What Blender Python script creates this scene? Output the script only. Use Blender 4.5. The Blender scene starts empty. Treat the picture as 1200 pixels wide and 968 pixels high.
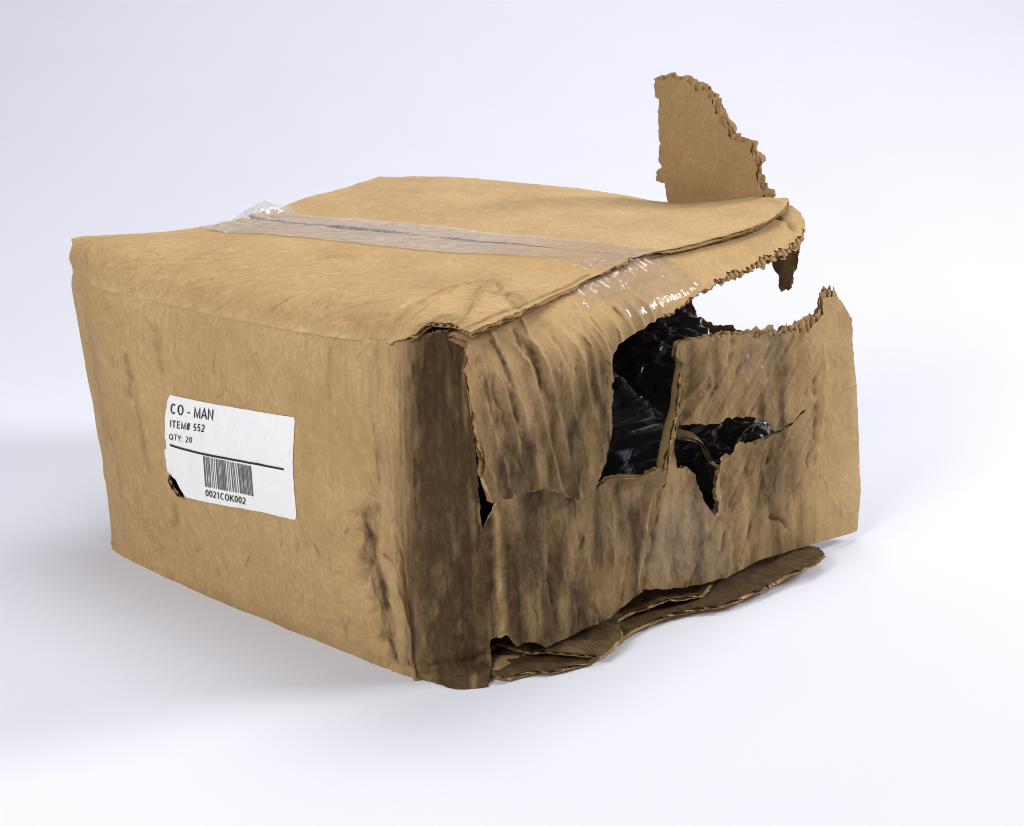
import bpy, math, random
import numpy as np
from mathutils import Vector
from mathutils.geometry import delaunay_2d_cdt

# ------------------------------------------------------------------ camera, light, exposure
scene = bpy.context.scene
col = scene.collection
R = math.radians

cam_d = bpy.data.cameras.new('camera')
cam_d.sensor_width = 36.0
cam_d.sensor_fit = 'HORIZONTAL'
cam_d.lens = 53.19
cam_d.clip_start = 0.02
cam_d.clip_end = 60
cam = bpy.data.objects.new('camera', cam_d)
col.objects.link(cam)
cam.location = (0.5717, -0.6333, 0.4799)
cam.rotation_euler = (R(90 - 18.6445), 0, R(129.7758 - 90))
scene.camera = cam

world = bpy.data.worlds.new('World')
scene.world = world
world.use_nodes = True
bg = world.node_tree.nodes['Background']
bg.inputs[0].default_value = (0.96, 0.97, 1.0, 1)
bg.inputs[1].default_value = 0.31


def softbox(name, loc, target, sx, sy, power, color, spread=180):
    d = bpy.data.lights.new(name, 'AREA')
    d.shape = 'RECTANGLE'
    d.size, d.size_y, d.energy, d.color = sx, sy, power, color
    d.spread = R(spread)          # narrower beam, added to keep stray light off the backdrop
    o = bpy.data.objects.new(name, d)
    col.objects.link(o)
    o.location = loc
    o.rotation_euler = (Vector(target) - Vector(loc)).to_track_quat('-Z', 'Y').to_euler()
    return o


softbox('softbox_right', (1.60, 2.15, 1.55), (-0.05, 0.2, 0.1), 0.7, 0.7, 27.5, (1.0, 0.985, 0.96), 110)
softbox('softbox_left', (-0.05, -1.40, 1.20), (-0.15, 0.1, 0.1), 0.7, 0.6, 26, (1.0, 0.985, 0.96))
softbox('softbox_top', (-0.15, 0.65, 1.6), (-0.2, 0.25, 0.0), 0.8, 0.8, 3.0, (1.0, 0.985, 0.97))
softbox('backdrop_fill', (-0.35, 1.15, 3.0), (-1.5, 2.2, 0.8), 1.8, 1.2, 64, (1.0, 0.985, 0.97))  # added lamp to brighten and even out the backdrop

scene.view_settings.view_transform = 'Standard'
scene.view_settings.look = 'None'
scene.view_settings.exposure = -0.20
scene.view_settings.gamma = 1.0
scene.view_settings.use_curve_mapping = False
scene.cycles.filter_width = 1.0
scene.cycles.use_denoising = True

# ------------------------------------------------------------------ shape tables (millimetres)
# NETS: control points of each bent board; OUT: its outline on the board, third value = how the edge was made
# (0 fold or clean cut, 1 ragged tear, 2 rough tear, 3 worn cut); CREASE / DIRT_SHADE: lines on the board with width and depth / strength, dirt with some painted shade
NETS = {'label_side': {'S': [0, 47.0, 121.2, 220.5, 303.1, 342.3, 368.1, 392.1, 416.0], 'T': [0, 26, 70, 125, 180, 232], 'net': [[[-376.8, 6.0, -8.8], [-374.6, 10.0, 6.6], [-387.6,
17.0, 61.1], [-400.7, 20.0, 114.0], [-410.2, 21.0, 163.9], [-415.6, 20.0, 212.0]], [[-350.2, -1.0, -4.6], [-344.2, 0.0, 18.3], [-345.3, 0.0, 72.7], [-350.9, 1.0, 125.8], [-358.6,
2.0, 170.7], [-362.8, 2.0, 213.0]], [[-272.6, -2.0, -10.4], [-272.8, -3.5, 14.4], [-273.0, -5.4, 57.2], [-273.4, -5.9, 111.4], [-273.7, -3.6, 165.5], [-274.0, -0.0, 215.1]],
[[-173.1, -2.0, -7.8], [-173.4, -4.5, 16.9], [-173.8, -7.9, 59.6], [-174.3, -8.9, 113.5], [-174.8, -5.5, 167.4], [-175.2, -0.0, 216.9]], [[-89.9, 0.0, -4.5], [-90.4, -2.0, 20.3],
[-91.3, -4.9, 63.2], [-92.4, -6.0, 117.3], [-93.6, -3.8, 171.4], [-94.6, -0.0, 221.0]], [[-51.7, 0.0, -0.2], [-51.9, -1.0, 24.8], [-52.4, -2.4, 68.0], [-53.1, -3.0, 122.6], [-53.7,
-1.9, 177.2], [-54.2, -0.0, 227.2]], [[-34.8, 4.0, -1.6], [-40.4, 7.0, 9.5], [-42.6, 8.0, 46.6], [-42.1, 7.0, 109.7], [-40.8, 6.0, 173.1], [-39.4, 4.0, 229.6]], [[-9.3, 8.8, 1.0],
[-20.6, 20.0, 11.6], [-25.3, 22.0, 55.8], [-26.3, 21.0, 115.2], [-27.2, 20.0, 172.3], [-25.2, 16.0, 232.8]], [[5.0, 25.0, 1.0], [-10.0, 41.8, 11.3], [-13.0, 42.2, 58.3], [-13.0,
37.7, 113.4], [-13.0, 32.7, 172.1], [-13.0, 28.7, 232.2]]]}, 'front_top_flap': {'S': [0, 36, 104, 204, 304, 362, 398], 'T': [0, 14, 31, 56, 91, 136, 176, 195], 'net': [[[-415.6,
20.0, 212.0], [-412.9, 20.0, 222.4], [-412.7, 24.0, 232.4], [-419.8, 34.0, 236.4], [-404.0, 85.0, 233.0], [-405.0, 130.0, 229.0], [-405.0, 170.0, 229.0], [-404.0, 189.0, 231.0]],
[[-362.8, 2.0, 213.0], [-371.7, 10.0, 228.9], [-388.6, 26.0, 238.0], [-368.0, 50.0, 241.0], [-368.0, 85.0, 236.0], [-368.0, 130.0, 231.0], [-368.0, 170.0, 230.0], [-368.0, 189.0,
232.0]], [[-300.0, 0.0, 214.5], [-300.0, 10.0, 228.0], [-300.0, 25.0, 236.0], [-300.0, 50.0, 240.0], [-300.0, 85.0, 241.0], [-300.0, 130.0, 238.0], [-300.0, 170.0, 236.0], [-300.0,
189.0, 235.0]], [[-200.0, 0.0, 216.0], [-200.0, 10.0, 228.0], [-200.0, 25.0, 235.0], [-200.0, 50.0, 240.0], [-200.0, 85.0, 243.0], [-200.0, 130.0, 244.0], [-200.0, 170.0, 243.0],
[-200.0, 189.0, 241.0]], [[-100.0, 0.0, 221.0], [-100.0, 10.0, 232.0], [-100.0, 25.0, 239.0], [-100.0, 50.0, 242.0], [-100.0, 85.0, 244.0], [-100.0, 130.0, 247.0], [-100.0, 170.0,
249.0], [-100.0, 189.0, 247.0]], [[-42.0, 0.0, 229.0], [-42.0, 10.0, 238.0], [-42.0, 25.0, 243.0], [-42.0, 50.0, 245.0], [-42.0, 85.0, 246.0], [-42.0, 130.0, 249.0], [-42.0, 170.0,
252.0], [-42.0, 189.0, 251.5]], [[-10.0, 0.0, 238.0], [-8.0, 10.0, 243.0], [-5.0, 25.0, 245.0], [-5.0, 50.0, 244.0], [-6.0, 85.0, 243.5], [-6.0, 130.0, 247.5], [-6.0, 170.0,
251.0], [-8.0, 189.0, 252.0]]]}, 'rear_top_flap': {'S': [0, 36, 104, 204, 304, 362, 398], 'T': [0, 47.5, 95.0, 142.5, 174.8, 190], 'net': [[[-404.0, 191.0, 231.0], [-404.0, 230.8,
233.0], [-405.0, 270.5, 236.0], [-405.0, 310.2, 239.0], [-404.0, 337.3, 241.0], [-404.0, 350.0, 242.0]], [[-368.0, 191.0, 232.0], [-368.0, 232.5, 235.0], [-368.0, 274.0, 239.0],
[-368.0, 315.5, 242.0], [-368.0, 343.7, 244.5], [-368.0, 357.0, 245.0]], [[-300.0, 191.0, 235.5], [-300.0, 234.8, 240.0], [-300.0, 278.5, 245.0], [-300.0, 322.2, 248.5], [-300.0,
352.0, 250.0], [-300.0, 366.0, 250.0]], [[-200.0, 191.0, 241.5], [-200.0, 236.2, 245.0], [-200.0, 281.5, 249.0], [-200.0, 326.8, 252.0], [-200.0, 357.5, 253.0], [-200.0, 372.0,
253.0]], [[-100.0, 191.0, 247.5], [-100.0, 239.8, 250.0], [-100.0, 288.5, 252.0], [-100.0, 337.2, 252.0], [-100.0, 370.4, 251.0], [-100.0, 386.0, 250.5]], [[-42.0, 191.0, 252.0],
[-42.0, 242.2, 252.5], [-42.0, 293.5, 252.0], [-42.0, 344.8, 252.0], [-42.0, 379.6, 256.0], [-42.0, 396.0, 259.0]], [[-6.0, 191.0, 252.5], [-6.0, 243.8, 252.0], [-6.0, 296.5,
251.0], [-6.0, 349.2, 252.0], [-6.0, 385.1, 258.0], [-6.0, 402.0, 262.0]]]}, 'end_top_flap': {'S': [0, 26, 66, 116, 171, 236, 306, 361, 388], 'T': [0, 18, 32, 54, 92, 165], 'net':
[[[-23.0, 14.0, 237.0], [-5.0, 14.0, 232.0], [2.6, 14.0, 225.0], [9.8, 14.0, 209.0], [12.5, 14.0, 173.0], [14.3, 14.0, 100.0]], [[-23.0, 40.0, 239.0], [-5.0, 40.0, 234.0], [3.4,
40.0, 227.0], [12.2, 40.0, 211.0], [15.5, 40.0, 175.0], [17.7, 40.0, 102.0]], [[-23.0, 80.0, 242.0], [-5.0, 80.0, 237.0], [5.0, 80.0, 230.0], [17.0, 80.0, 214.0], [21.5, 80.0,
178.0], [24.5, 80.0, 105.0]], [[-23.0, 130.0, 248.0], [-5.0, 130.0, 243.0], [6.6, 130.0, 236.0], [21.8, 130.0, 220.0], [27.5, 130.0, 184.0], [31.3, 130.0, 111.0]], [[-23.0, 185.0,
252.0], [-5.0, 185.0, 247.0], [7.0, 185.0, 240.0], [23.0, 185.0, 224.0], [29.0, 185.0, 188.0], [33.0, 185.0, 115.0]], [[-23.0, 250.0, 251.5], [-5.0, 250.0, 246.5], [7.0, 250.0,
239.5], [23.0, 250.0, 223.5], [29.0, 250.0, 187.5], [33.0, 250.0, 114.5]], [[-23.0, 320.0, 250.0], [-5.0, 320.0, 245.0], [7.0, 320.0, 238.0], [23.0, 320.0, 222.0], [29.0, 320.0,
186.0], [33.0, 320.0, 113.0]], [[-23.0, 375.0, 253.0], [-5.0, 375.0, 248.0], [6.6, 375.0, 241.0], [21.8, 375.0, 225.0], [27.5, 375.0, 189.0], [31.3, 375.0, 116.0]], [[-23.0, 402.0,
260.0], [-5.0, 402.0, 255.0], [5.4, 402.0, 248.0], [18.2, 402.0, 232.0], [23.0, 402.0, 196.0], [26.2, 402.0, 123.0]]]}, 'end_lower_panel': {'S': [0, 22, 50, 99, 150, 206, 267, 328,
379, 404], 'T': [0, 38, 88, 138, 188, 233], 'net': [[[-34.0, 33.0, -8.0], [-34.0, 33.0, 30.0], [-34.0, 33.0, 80.0], [-34.0, 33.0, 130.0], [-34.0, 33.0, 180.0], [-34.0, 33.0,
225.0]], [[-8.1, 42.0, -8.0], [-7.7, 42.0, 30.0], [-7.2, 42.0, 80.0], [-6.7, 42.0, 130.0], [-6.2, 42.0, 180.0], [-5.8, 42.0, 225.0]], [[14.8, 62.0, -8.0], [15.1, 62.0, 30.0],
[12.5, 62.0, 80.0], [11.6, 62.0, 130.0], [8.7, 62.0, 180.0], [6.9, 62.0, 225.0]], [[23.4, 110.0, -8.0], [23.4, 110.0, 30.0], [20.3, 110.0, 80.0], [18.9, 110.0, 130.0], [15.5,
110.0, 180.0], [13.3, 110.0, 225.0]], [[32.4, 160.0, -8.0], [32.0, 160.0, 30.0], [28.4, 160.0, 80.0], [26.5, 160.0, 130.0], [22.6, 160.0, 180.0], [19.9, 160.0, 225.0]], [[42.3,
215.0, -8.0], [41.5, 215.0, 30.0], [37.3, 215.0, 80.0], [34.9, 215.0, 130.0], [30.4, 215.0, 180.0], [27.3, 215.0, 225.0]], [[53.0, 275.0, -8.0], [51.8, 275.0, 30.0], [47.0, 275.0,
80.0], [44.0, 275.0, 130.0], [38.9, 275.0, 180.0], [35.2, 275.0, 225.0]], [[63.8, 335.0, -8.0], [62.1, 335.0, 30.0], [56.7, 335.0, 80.0], [53.1, 335.0, 130.0], [47.5, 335.0,
180.0], [43.2, 335.0, 225.0]], [[73.8, 385.0, -8.0], [71.7, 385.0, 30.0], [65.8, 385.0, 80.0], [61.7, 385.0, 130.0], [55.6, 385.0, 180.0], [50.9, 385.0, 225.0]], [[73.3, 410.0,
-8.0], [71.0, 410.0, 30.0], [64.9, 410.0, 80.0], [60.5, 410.0, 130.0], [54.1, 410.0, 180.0], [49.2, 410.0, 225.0]]]}, 'fin': {'S': [-20, 20, 60, 110], 'T': [-8, 10, 40, 75, 115],
'net': [[[-131.5, 381.6, 238.5], [-131.5, 380.4, 256.5], [-131.5, 379.9, 286.5], [-131.5, 381.2, 321.5], [-131.5, 385.5, 361.5]], [[-92.5, 388.0, 243.5], [-92.5, 388.2, 261.5],
[-92.5, 389.7, 291.5], [-92.5, 393.6, 326.5], [-92.5, 400.8, 366.5]], [[-53.4, 394.9, 248.6], [-53.4, 395.3, 266.6], [-53.4, 397.1, 296.6], [-53.4, 401.2, 331.6], [-53.4, 408.7,
371.6]], [[-4.6, 404.3, 255.0], [-4.6, 403.2, 273.0], [-4.6, 402.6, 303.0], [-4.6, 404.0, 338.0], [-4.6, 408.2, 378.0]]]}, 'back_wall': {'S': [0, 104, 204, 304, 398], 'T': [0, 84,
168, 240], 'net': [[[-404.0, 347.0, 1.0], [-404.0, 348.4, 83.9], [-404.0, 348.3, 166.9], [-404.0, 347.0, 238.0]], [[-300.0, 363.0, 1.0], [-300.0, 370.1, 86.8], [-300.0, 369.5,
172.5], [-300.0, 363.0, 246.0]], [[-200.0, 369.0, 1.0], [-200.0, 376.1, 87.8], [-200.0, 375.5, 174.6], [-200.0, 369.0, 249.0]], [[-100.0, 383.0, 1.0], [-100.0, 390.1, 87.1],
[-100.0, 389.5, 173.2], [-100.0, 383.0, 247.0]], [[-6.0, 398.0, 1.0], [-6.0, 399.4, 90.2], [-6.0, 399.3, 179.5], [-6.0, 398.0, 256.0]]]}, 'floor': {'S': [20, 60, 100, 150, 200,
260, 320, 370], 'T': [-40, 0, 30, 55, 80], 'net': [[[-40.0, 20.0, 8.6], [0.0, 20.0, 5.7], [30.0, 20.0, 3.8], [55.0, 20.0, 6.7], [80.0, 20.0, 12.5]], [[-40.0, 60.0, 5.6], [0.0,
60.0, 3.9], [30.0, 60.0, 5.8], [55.0, 60.0, 9.6], [80.0, 60.0, 12.0]], [[-40.0, 100.0, 8.1], [0.0, 100.0, 6.4], [30.0, 100.0, 4.7], [55.0, 100.0, 6.4], [80.0, 100.0, 11.4]],
[[-40.0, 150.0, 5.6], [0.0, 150.0, 3.9], [30.0, 150.0, 5.8], [55.0, 150.0, 9.5], [80.0, 150.0, 12.0]], [[-40.0, 200.0, 8.6], [0.0, 200.0, 5.6], [30.0, 200.0, 3.8], [55.0, 200.0,
6.7], [80.0, 200.0, 12.5]], [[-40.0, 260.0, 6.0], [0.0, 260.0, 6.0], [30.0, 260.0, 6.5], [55.0, 260.0, 7.8], [80.0, 260.0, 10.4]], [[-40.0, 320.0, 6.4], [0.0, 320.0, 3.4], [30.0,
320.0, 4.8], [55.0, 320.0, 9.5], [80.0, 320.0, 13.0]], [[-40.0, 370.0, 8.1], [0.0, 370.0, 6.4], [30.0, 370.0, 4.6], [55.0, 370.0, 6.4], [80.0, 370.0, 11.5]]]}}
OUT = {'label_side': [[[7.6, 0.1, 0], [58.5, -0.7, 0], [116.3, -0.3, 0], [202.6, 0.3, 0], [271.0, 0.8, 0], [319.2, 0.1, 0], [364.2, 0.8, 0], [392.1, 0.0, 0], [414.7, -0.6, 3],
[418.3, 24.2, 3], [416.8, 64.0, 3], [416.1, 100.8, 3], [415.9, 147.8, 3], [414.8, 190.1, 3], [414.3, 228.2, 3], [409.8, 233.8, 2], [396.3, 232.8, 2], [383.7, 232.4, 2], [371.9,
231.7, 2], [342.3, 231.5, 0], [303.1, 232, 0], [220.5, 232, 0], [121.2, 232, 0], [47.0, 232, 0], [0.5, 232, 0], [0, 205, 0], [0, 120, 0], [0, 40, 0], [-1, 12, 0]], [[122.0, 101.6,
2], [130.6, 103.7, 2], [135.2, 99.8, 2], [138.2, 92.0, 2], [138.5, 86.7, 2], [130.3, 86.8, 2], [122.6, 91.0, 2], [119.2, 95.9, 2]]], 'front_top_flap': [[[0, -2, 0], [36, -2, 0],
[104, -2, 0], [204, -2, 0], [304, -2, 0], [352, -2, 2], [370.3, 5.6, 3], [375.0, 17.0, 3], [392.6, 17.6, 3], [425.4, -0.0, 3], [411.7, 40.3, 3], [401.3, 96.3, 3], [398.9, 143.7,
3], [400.2, 185.8, 3], [396, 196.2, 0], [300, 196.2, 0], [220, 195.4, 0], [180, 194, 0], [130, 192.4, 0], [90, 191.4, 0], [0, 191, 0], [0, 100, 0], [0, 40, 0]]], 'rear_top_flap':
[[[0, 0, 0], [100, 0, 0], [200, 0.4, 0], [300, 0, 0], [396, 0, 3], [401.1, 37.8, 3], [402.5, 95.4, 3], [403.4, 147.6, 3], [401.5, 175.1, 3], [394, 190, 2], [378, 190.5, 2], [340,
190, 1], [300, 190, 1], [250, 191, 1], [204, 189.5, 1], [170, 190.5, 1], [130, 189, 1], [104, 191, 1], [90, 190, 1], [36, 190, 2], [0, 190, 0], [-0.5, 100, 0]]], 'end_top_flap':
[[[0, 6, 0], [100, 6, 0], [200, 6, 0], [300, 6, 0], [380, 6, 2], [389.8, 12.3, 2], [390.1, 22.5, 2], [385.8, 34.1, 2], [378.9, 40.4, 4], [365.2, 42.7, 4], [343.8, 45.7, 4], [318.9,
45.4, 4], [300.2, 45.7, 4], [263.0, 47.6, 4], [235.8, 50.3, 1], [208.8, 53.2, 1], [191.3, 56.8, 1], [164.8, 60.1, 2], [140.0, 62.7, 2], [116.2, 64.9, 2], [107.1, 77.1, 2], [108.1,
100.6, 2], [105.5, 128.6, 2], [96.4, 148.5, 2], [84.7, 157.4, 2], [73.4, 154.2, 2], [62.4, 145.5, 2], [48.1, 139.0, 2], [30.6, 136.1, 2], [13.0, 133.4, 2], [1.0, 130.3, 2], [-3.2,
111.2, 2], [-5.8, 91.2, 2], [-8.6, 76.6, 2], [-10.9, 62.0, 2], [-9.5, 44.3, 2], [2.9, 18.5, 2]]], 'end_lower_panel': [[[4, 20, 0], [10, 98, 2], [24.6, 127.7, 2], [34.1, 138.2, 2],
[59.4, 143.8, 2], [90.1, 133.5, 2], [105.8, 121.0, 2], [117.0, 125.4, 2], [132.5, 124.6, 2], [146.5, 125.9, 2], [156.6, 121.6, 2], [156.9, 109.4, 2], [155.9, 123.6, 2], [159.1,
140.5, 2], [167.1, 159.0, 2], [175.3, 174.1, 2], [183.6, 191.0, 2], [191.4, 203.8, 2], [201.5, 204.8, 2], [219.3, 202.7, 1], [246.8, 200.0, 1], [270.5, 197.5, 4], [285.0, 195.5,
4], [324.9, 193.3, 4], [342.0, 195.5, 4], [347.3, 205.6, 4], [355.6, 215.2, 4], [361.8, 216.2, 2], [369.9, 205.1, 2], [385.7, 185.8, 2], [387.1, 155.7, 0], [391.7, 113.7, 0],
[395.5, 67.5, 0], [393.0, 40.3, 0], [386.7, 15.8, 0], [319.3, 20.8, 0], [265.0, 24.4, 0], [250.9, 22.4, 3], [232.3, 21.1, 3], [204.9, 24.5, 3], [178.4, 28.6, 3], [150.1, 35.8, 3],
[140.1, 33.7, 3], [108.3, 25.1, 3], [82.4, 24.3, 3], [56.9, 23.5, 3], [44.8, 30.4, 3], [36.5, 27.7, 3], [30.6, 35.6, 3], [23.9, 32.6, 3]], [[188.8, 145.3, 2], [205.5, 144.0, 2],
[222.5, 140.2, 2], [236.2, 140.8, 2], [257.7, 138.0, 2], [273.8, 132.5, 2], [285.5, 124.0, 2], [290.4, 118.7, 0], [311.3, 122.2, 0], [325.4, 127.7, 0], [326.5, 126.8, 0], [312.3,
120.9, 0], [289.5, 116.6, 0], [270.0, 115.2, 4], [252.9, 113.4, 4], [234.3, 110.7, 4], [229.7, 103.5, 2], [224.2, 90.1, 2], [226.3, 73.4, 2], [220.8, 72.9, 2], [214.0, 81.8, 2],
[207.1, 96.3, 2], [201.7, 108.5, 2], [191.9, 116.6, 2], [184.9, 116.5, 2], [185.7, 128.1, 2]]], 'fin': [[[-11.9, 101.4, 1], [-5.8, 100.2, 1], [4.9, 98.6, 4], [16.8, 95.0, 4],
[26.0, 89.0, 4], [34.9, 81.2, 4], [42.0, 70.9, 4], [49.4, 58.0, 4], [60.0, 47.6, 4], [69.1, 44.5, 4], [72.8, 36.5, 4], [77.5, 32.9, 4], [80.5, 21.6, 4], [82.7, 10.8, 4], [88.1,
2.5, 4], [85.6, -4.8, 0], [72.9, -5.7, 0], [45.5, -5.5, 0], [22.5, -4.8, 0], [1.3, -3.4, 0], [-1.2, 7.2, 2], [-2.2, 15.6, 2], [-9.7, 18.0, 2], [-9.2, 25.7, 2], [-4.9, 28.9, 2],
[-8.0, 32.5, 2], [-8.4, 42.1, 2], [-8.2, 50.3, 2], [-10.0, 66.6, 2], [-10.8, 84.1, 2], [-14.3, 85.7, 2], [-17.0, 99.2, 2]]], 'back_wall': [[[0, 0, 0], [398, 0, 0], [398, 150, 1],
[384.6, 138.3, 1], [363.4, 141.8, 1], [346.5, 144.5, 1], [332.5, 146.7, 1], [321.5, 151.3, 1], [316.6, 162.1, 1], [311.0, 179.3, 1], [306, 238, 0], [200, 240, 0], [100, 240, 0],
[0, 240, 0]]], 'remnant': [[[382.7, 205.9, 1], [387.4, 196.9, 1], [391.9, 191.8, 1], [394.0, 178.9, 1], [401.1, 180.6, 1], [404.0, 192.4, 1], [406.4, 210.4, 1], [400, 228, 0],
[385, 238, 0], [366, 238, 0]]], 'floor': [[[34.0, 1.8, 2], [36.7, 11.1, 2], [52.3, 15.5, 2], [64.1, 27.5, 2], [78.1, 33.6, 2], [89.3, 36.4, 2], [103.3, 35.1, 2], [120.0, 38.5, 2],
[147.1, 36.2, 2], [154.4, 36.8, 2], [170.3, 40.2, 2], [196.8, 49.9, 2], [212.2, 62.7, 2], [247.1, 71.7, 2], [283.5, 76.6, 2], [305.4, 84.2, 2], [325.2, 81.9, 2], [336.5, 71.4, 2],
[330, -20, 0], [200, -30, 0], [40, -30, 0], [32, -10, 0]]]}
CREASE = {'label_side': [[[[312.6, 112.0], [319.0, 66.3], [326.0, 26.0], [333.9, 0.1]], 4.0, -4.6], [[[327.9, 139.4], [335.5, 104.7], [346.5, 67.0], [358.1, 53.3], [363.6, 2.7]],
4.8, 4.2], [[[353.0, 101.6], [362.8, 64.2], [368.1, 6.0]], 2.5, -1.6], [[[67.0, 207.7], [80.3, 189.6], [85.5, 164.4], [90.8, 131.8], [93.0, 91.9]], 2.2, -1.6], [[[78.3, 212.3],
[90.2, 173.4], [99.2, 136.0], [102.5, 100.5]], 3, 1.0], [[[-11.2, 67.6], [60.5, 53.9], [88.5, 48.8], [116.6, 31.0]], 2.5, 1.2], [[[-4.1, 61.4], [44.8, 49.9], [80.8, 37.6]], 2.2,
-0.8], [[[114.4, 208.8], [116.6, 195.0], [118.6, 176.1]], 2.5, -0.9], [[[286.4, 73.5], [288.8, 54.8], [290.0, 25.2]], 2.2, -0.8], [[[295.0, 26.5], [296.5, 9.9], [296.6, -0.5]],
1.6, -0.9], [[[356.7, 16.4], [385.0, 25.0], [416.5, 25.3]], 3.4, -4.0], [[[373.1, 14.5], [395.6, 10.4], [415.0, 10.6]], 5.0, 1.5], [[[394.8, 230.5], [399.8, 221.1], [407.3,
209.4]], 1.2, 0.8], [[[384.9, 231.3], [378.1, 220.1], [372.3, 195.4]], 1.5, 0.7], [[[342.8, 64.6], [349.6, 56.0], [360.9, 65.2]], 1.3, 1.2], [[[156.6, 54.4], [189.7, 27.7], [205.4,
14.3]], 1.6, -0.4], [[[419.5, 190.1], [412.7, 147.7]], 1.5, 0.3]], 'front_top_flap': [[[[301.2, 12.0], [340.0, 19.8], [335.1, 73.6], [344.5, 109.0]], 2.4, -3.2], [[[360.0, 7.5],
[360.7, 33.7], [347.8, 80.0]], 2.4, 2.8], [[[401.6, 19.1], [371.0, 65.6], [346.9, 107.9]], 2.6, 3.4], [[[346.9, 107.9], [372.0, 87.7], [400.7, 66.5]], 2.8, -3.0], [[[393.4, 38.8],
[380.5, 70.6], [383.0, 84.5]], 4, 2.6], [[[331.9, 11.1], [343.6, 24.4], [322.4, 87.6]], 1.5, 0.6], [[[217.8, 97.6], [239.7, 116.3], [284.5, 147.0]], 1.5, -0.4], [[[294.1, 101.6],
[290.5, 131.5], [297.4, 150.4]], 1.5, 0.5], [[[130.7, 36.4], [140.5, 68.7], [161.1, 99.4]], 3, 0.8]], 'rear_top_flap': [[[[12.7, 152.8], [68.2, 165.0], [127.9, 159.6], [183.2,
147.0]], 1.5, -0.5], [[[314.6, 176.4], [365.5, 163.7], [386.5, 174.9]], 2, -0.8], [[[361.4, 191.1], [381.2, 189.4], [396.2, 179.5]], 2.5, 1.0], [[[230.1, 117.6], [307.0, 76.9],
[369.8, 32.3]], 3, 0.5]], 'end_top_flap': [[[[40.4, 23.6], [36.9, 44.7], [44.0, 50.2], [50.9, 69.9], [60.5, 89.8]], 1.6, -1.6], [[[52.0, 16.5], [46.6, 44.6], [49.5, 63.7]], 2.0,
1.4], [[[22.4, 21.2], [17.7, 54.0], [29.1, 80.3], [40.4, 111.7]], 1.8, 1.3], [[[10.6, 27.2], [10.6, 63.3], [18.9, 88.2]], 2.5, -1.5], [[[99.7, 21.6], [94.1, 48.8], [104.7, 76.3]],
1.4, 1.2], [[[-7.4, 112.5], [6.1, 125.4], [20.4, 122.0]], 3, -1.8], [[[370.1, 9.1], [370.2, 21.0], [369.7, 31.3]], 2.5, -2.2], [[[14.1, 97.8], [27.6, 116.1], [37.6, 136.2]], 2,
-0.9]], 'end_lower_panel': [[[[25.2, 121.8], [26.8, 74.4], [29.2, 22.4]], 3.0, 2.6], [[[20.6, 121.6], [22.3, 68.1], [25.4, 19.0]], 2.2, -2.5], [[[34.1, 98.4], [37.6, 74.5], [39.5,
25.8]], 2.2, -1.6], [[[67.7, 110.2], [69.4, 79.9], [70.9, 31.0]], 1.8, 1.4], [[[58.9, 118.4], [62.0, 82.1], [63.3, 33.5]], 2.5, -1.4], [[[159.1, 116.0], [152.9, 80.3], [142.6,
39.4]], 2.2, 2.0], [[[165.1, 108.3], [161.3, 78.0], [150.1, 37.1]], 2.4, -1.8], [[[89.9, 97.7], [96.4, 59.4], [103.4, 32.4]], 3, 0.9], [[[118.7, 108.0], [121.4, 76.7], [116.5,
47.2]], 1.8, 1.0], [[[134.2, 97.8], [135.5, 66.5], [127.7, 37.5]], 2, -0.9], [[[289.7, 190.2], [264.0, 166.9], [230.7, 139.6]], 1.8, 1.3], [[[278.0, 191.8], [250.0, 169.8], [223.5,
143.1]], 2.2, -1.4], [[[309.5, 188.4], [283.1, 163.1], [251.1, 138.2]], 1.6, 1.0], [[[329.8, 189.2], [302.6, 159.2], [274.8, 131.6]], 1.6, 1.1], [[[319.7, 190.4], [292.8, 161.1],
[262.4, 137.0]], 1.6, -0.9], [[[248.5, 194.8], [236.2, 172.5], [209.2, 146.2]], 3.2, -2.0], [[[337.3, 152.2], [336.7, 99.0], [320.9, 75.8], [299.6, 54.3]], 1.8, -1.2], [[[348.9,
176.2], [344.5, 110.9], [329.6, 53.3]], 4, 1.0], [[[272.0, 107.5], [252.6, 79.6], [232.0, 32.6]], 2, 1.6], [[[262.4, 106.5], [241.2, 76.0], [221.0, 32.5]], 2, -1.4], [[[286.6,
110.7], [271.4, 74.8], [246.9, 28.3]], 2, -1.1], [[[296.4, 111.7], [281.0, 72.4], [258.2, 28.4]], 2, 1.0], [[[234.4, 97.2], [214.8, 63.6], [187.1, 29.2]], 2, 1.3], [[[225.9, 67.1],
[205.0, 46.9], [192.4, 27.6]], 2, -1.3], [[[206.7, 78.6], [187.5, 51.8], [178.3, 31.9]], 1.5, 0.9], [[[284.7, 54.1], [294.3, 47.6], [301.0, 41.7]], 1.5, -2.0], [[[342.6, 157.8],
[331.8, 140.2]], 1.3, -1.0]], 'fin': []}
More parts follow.
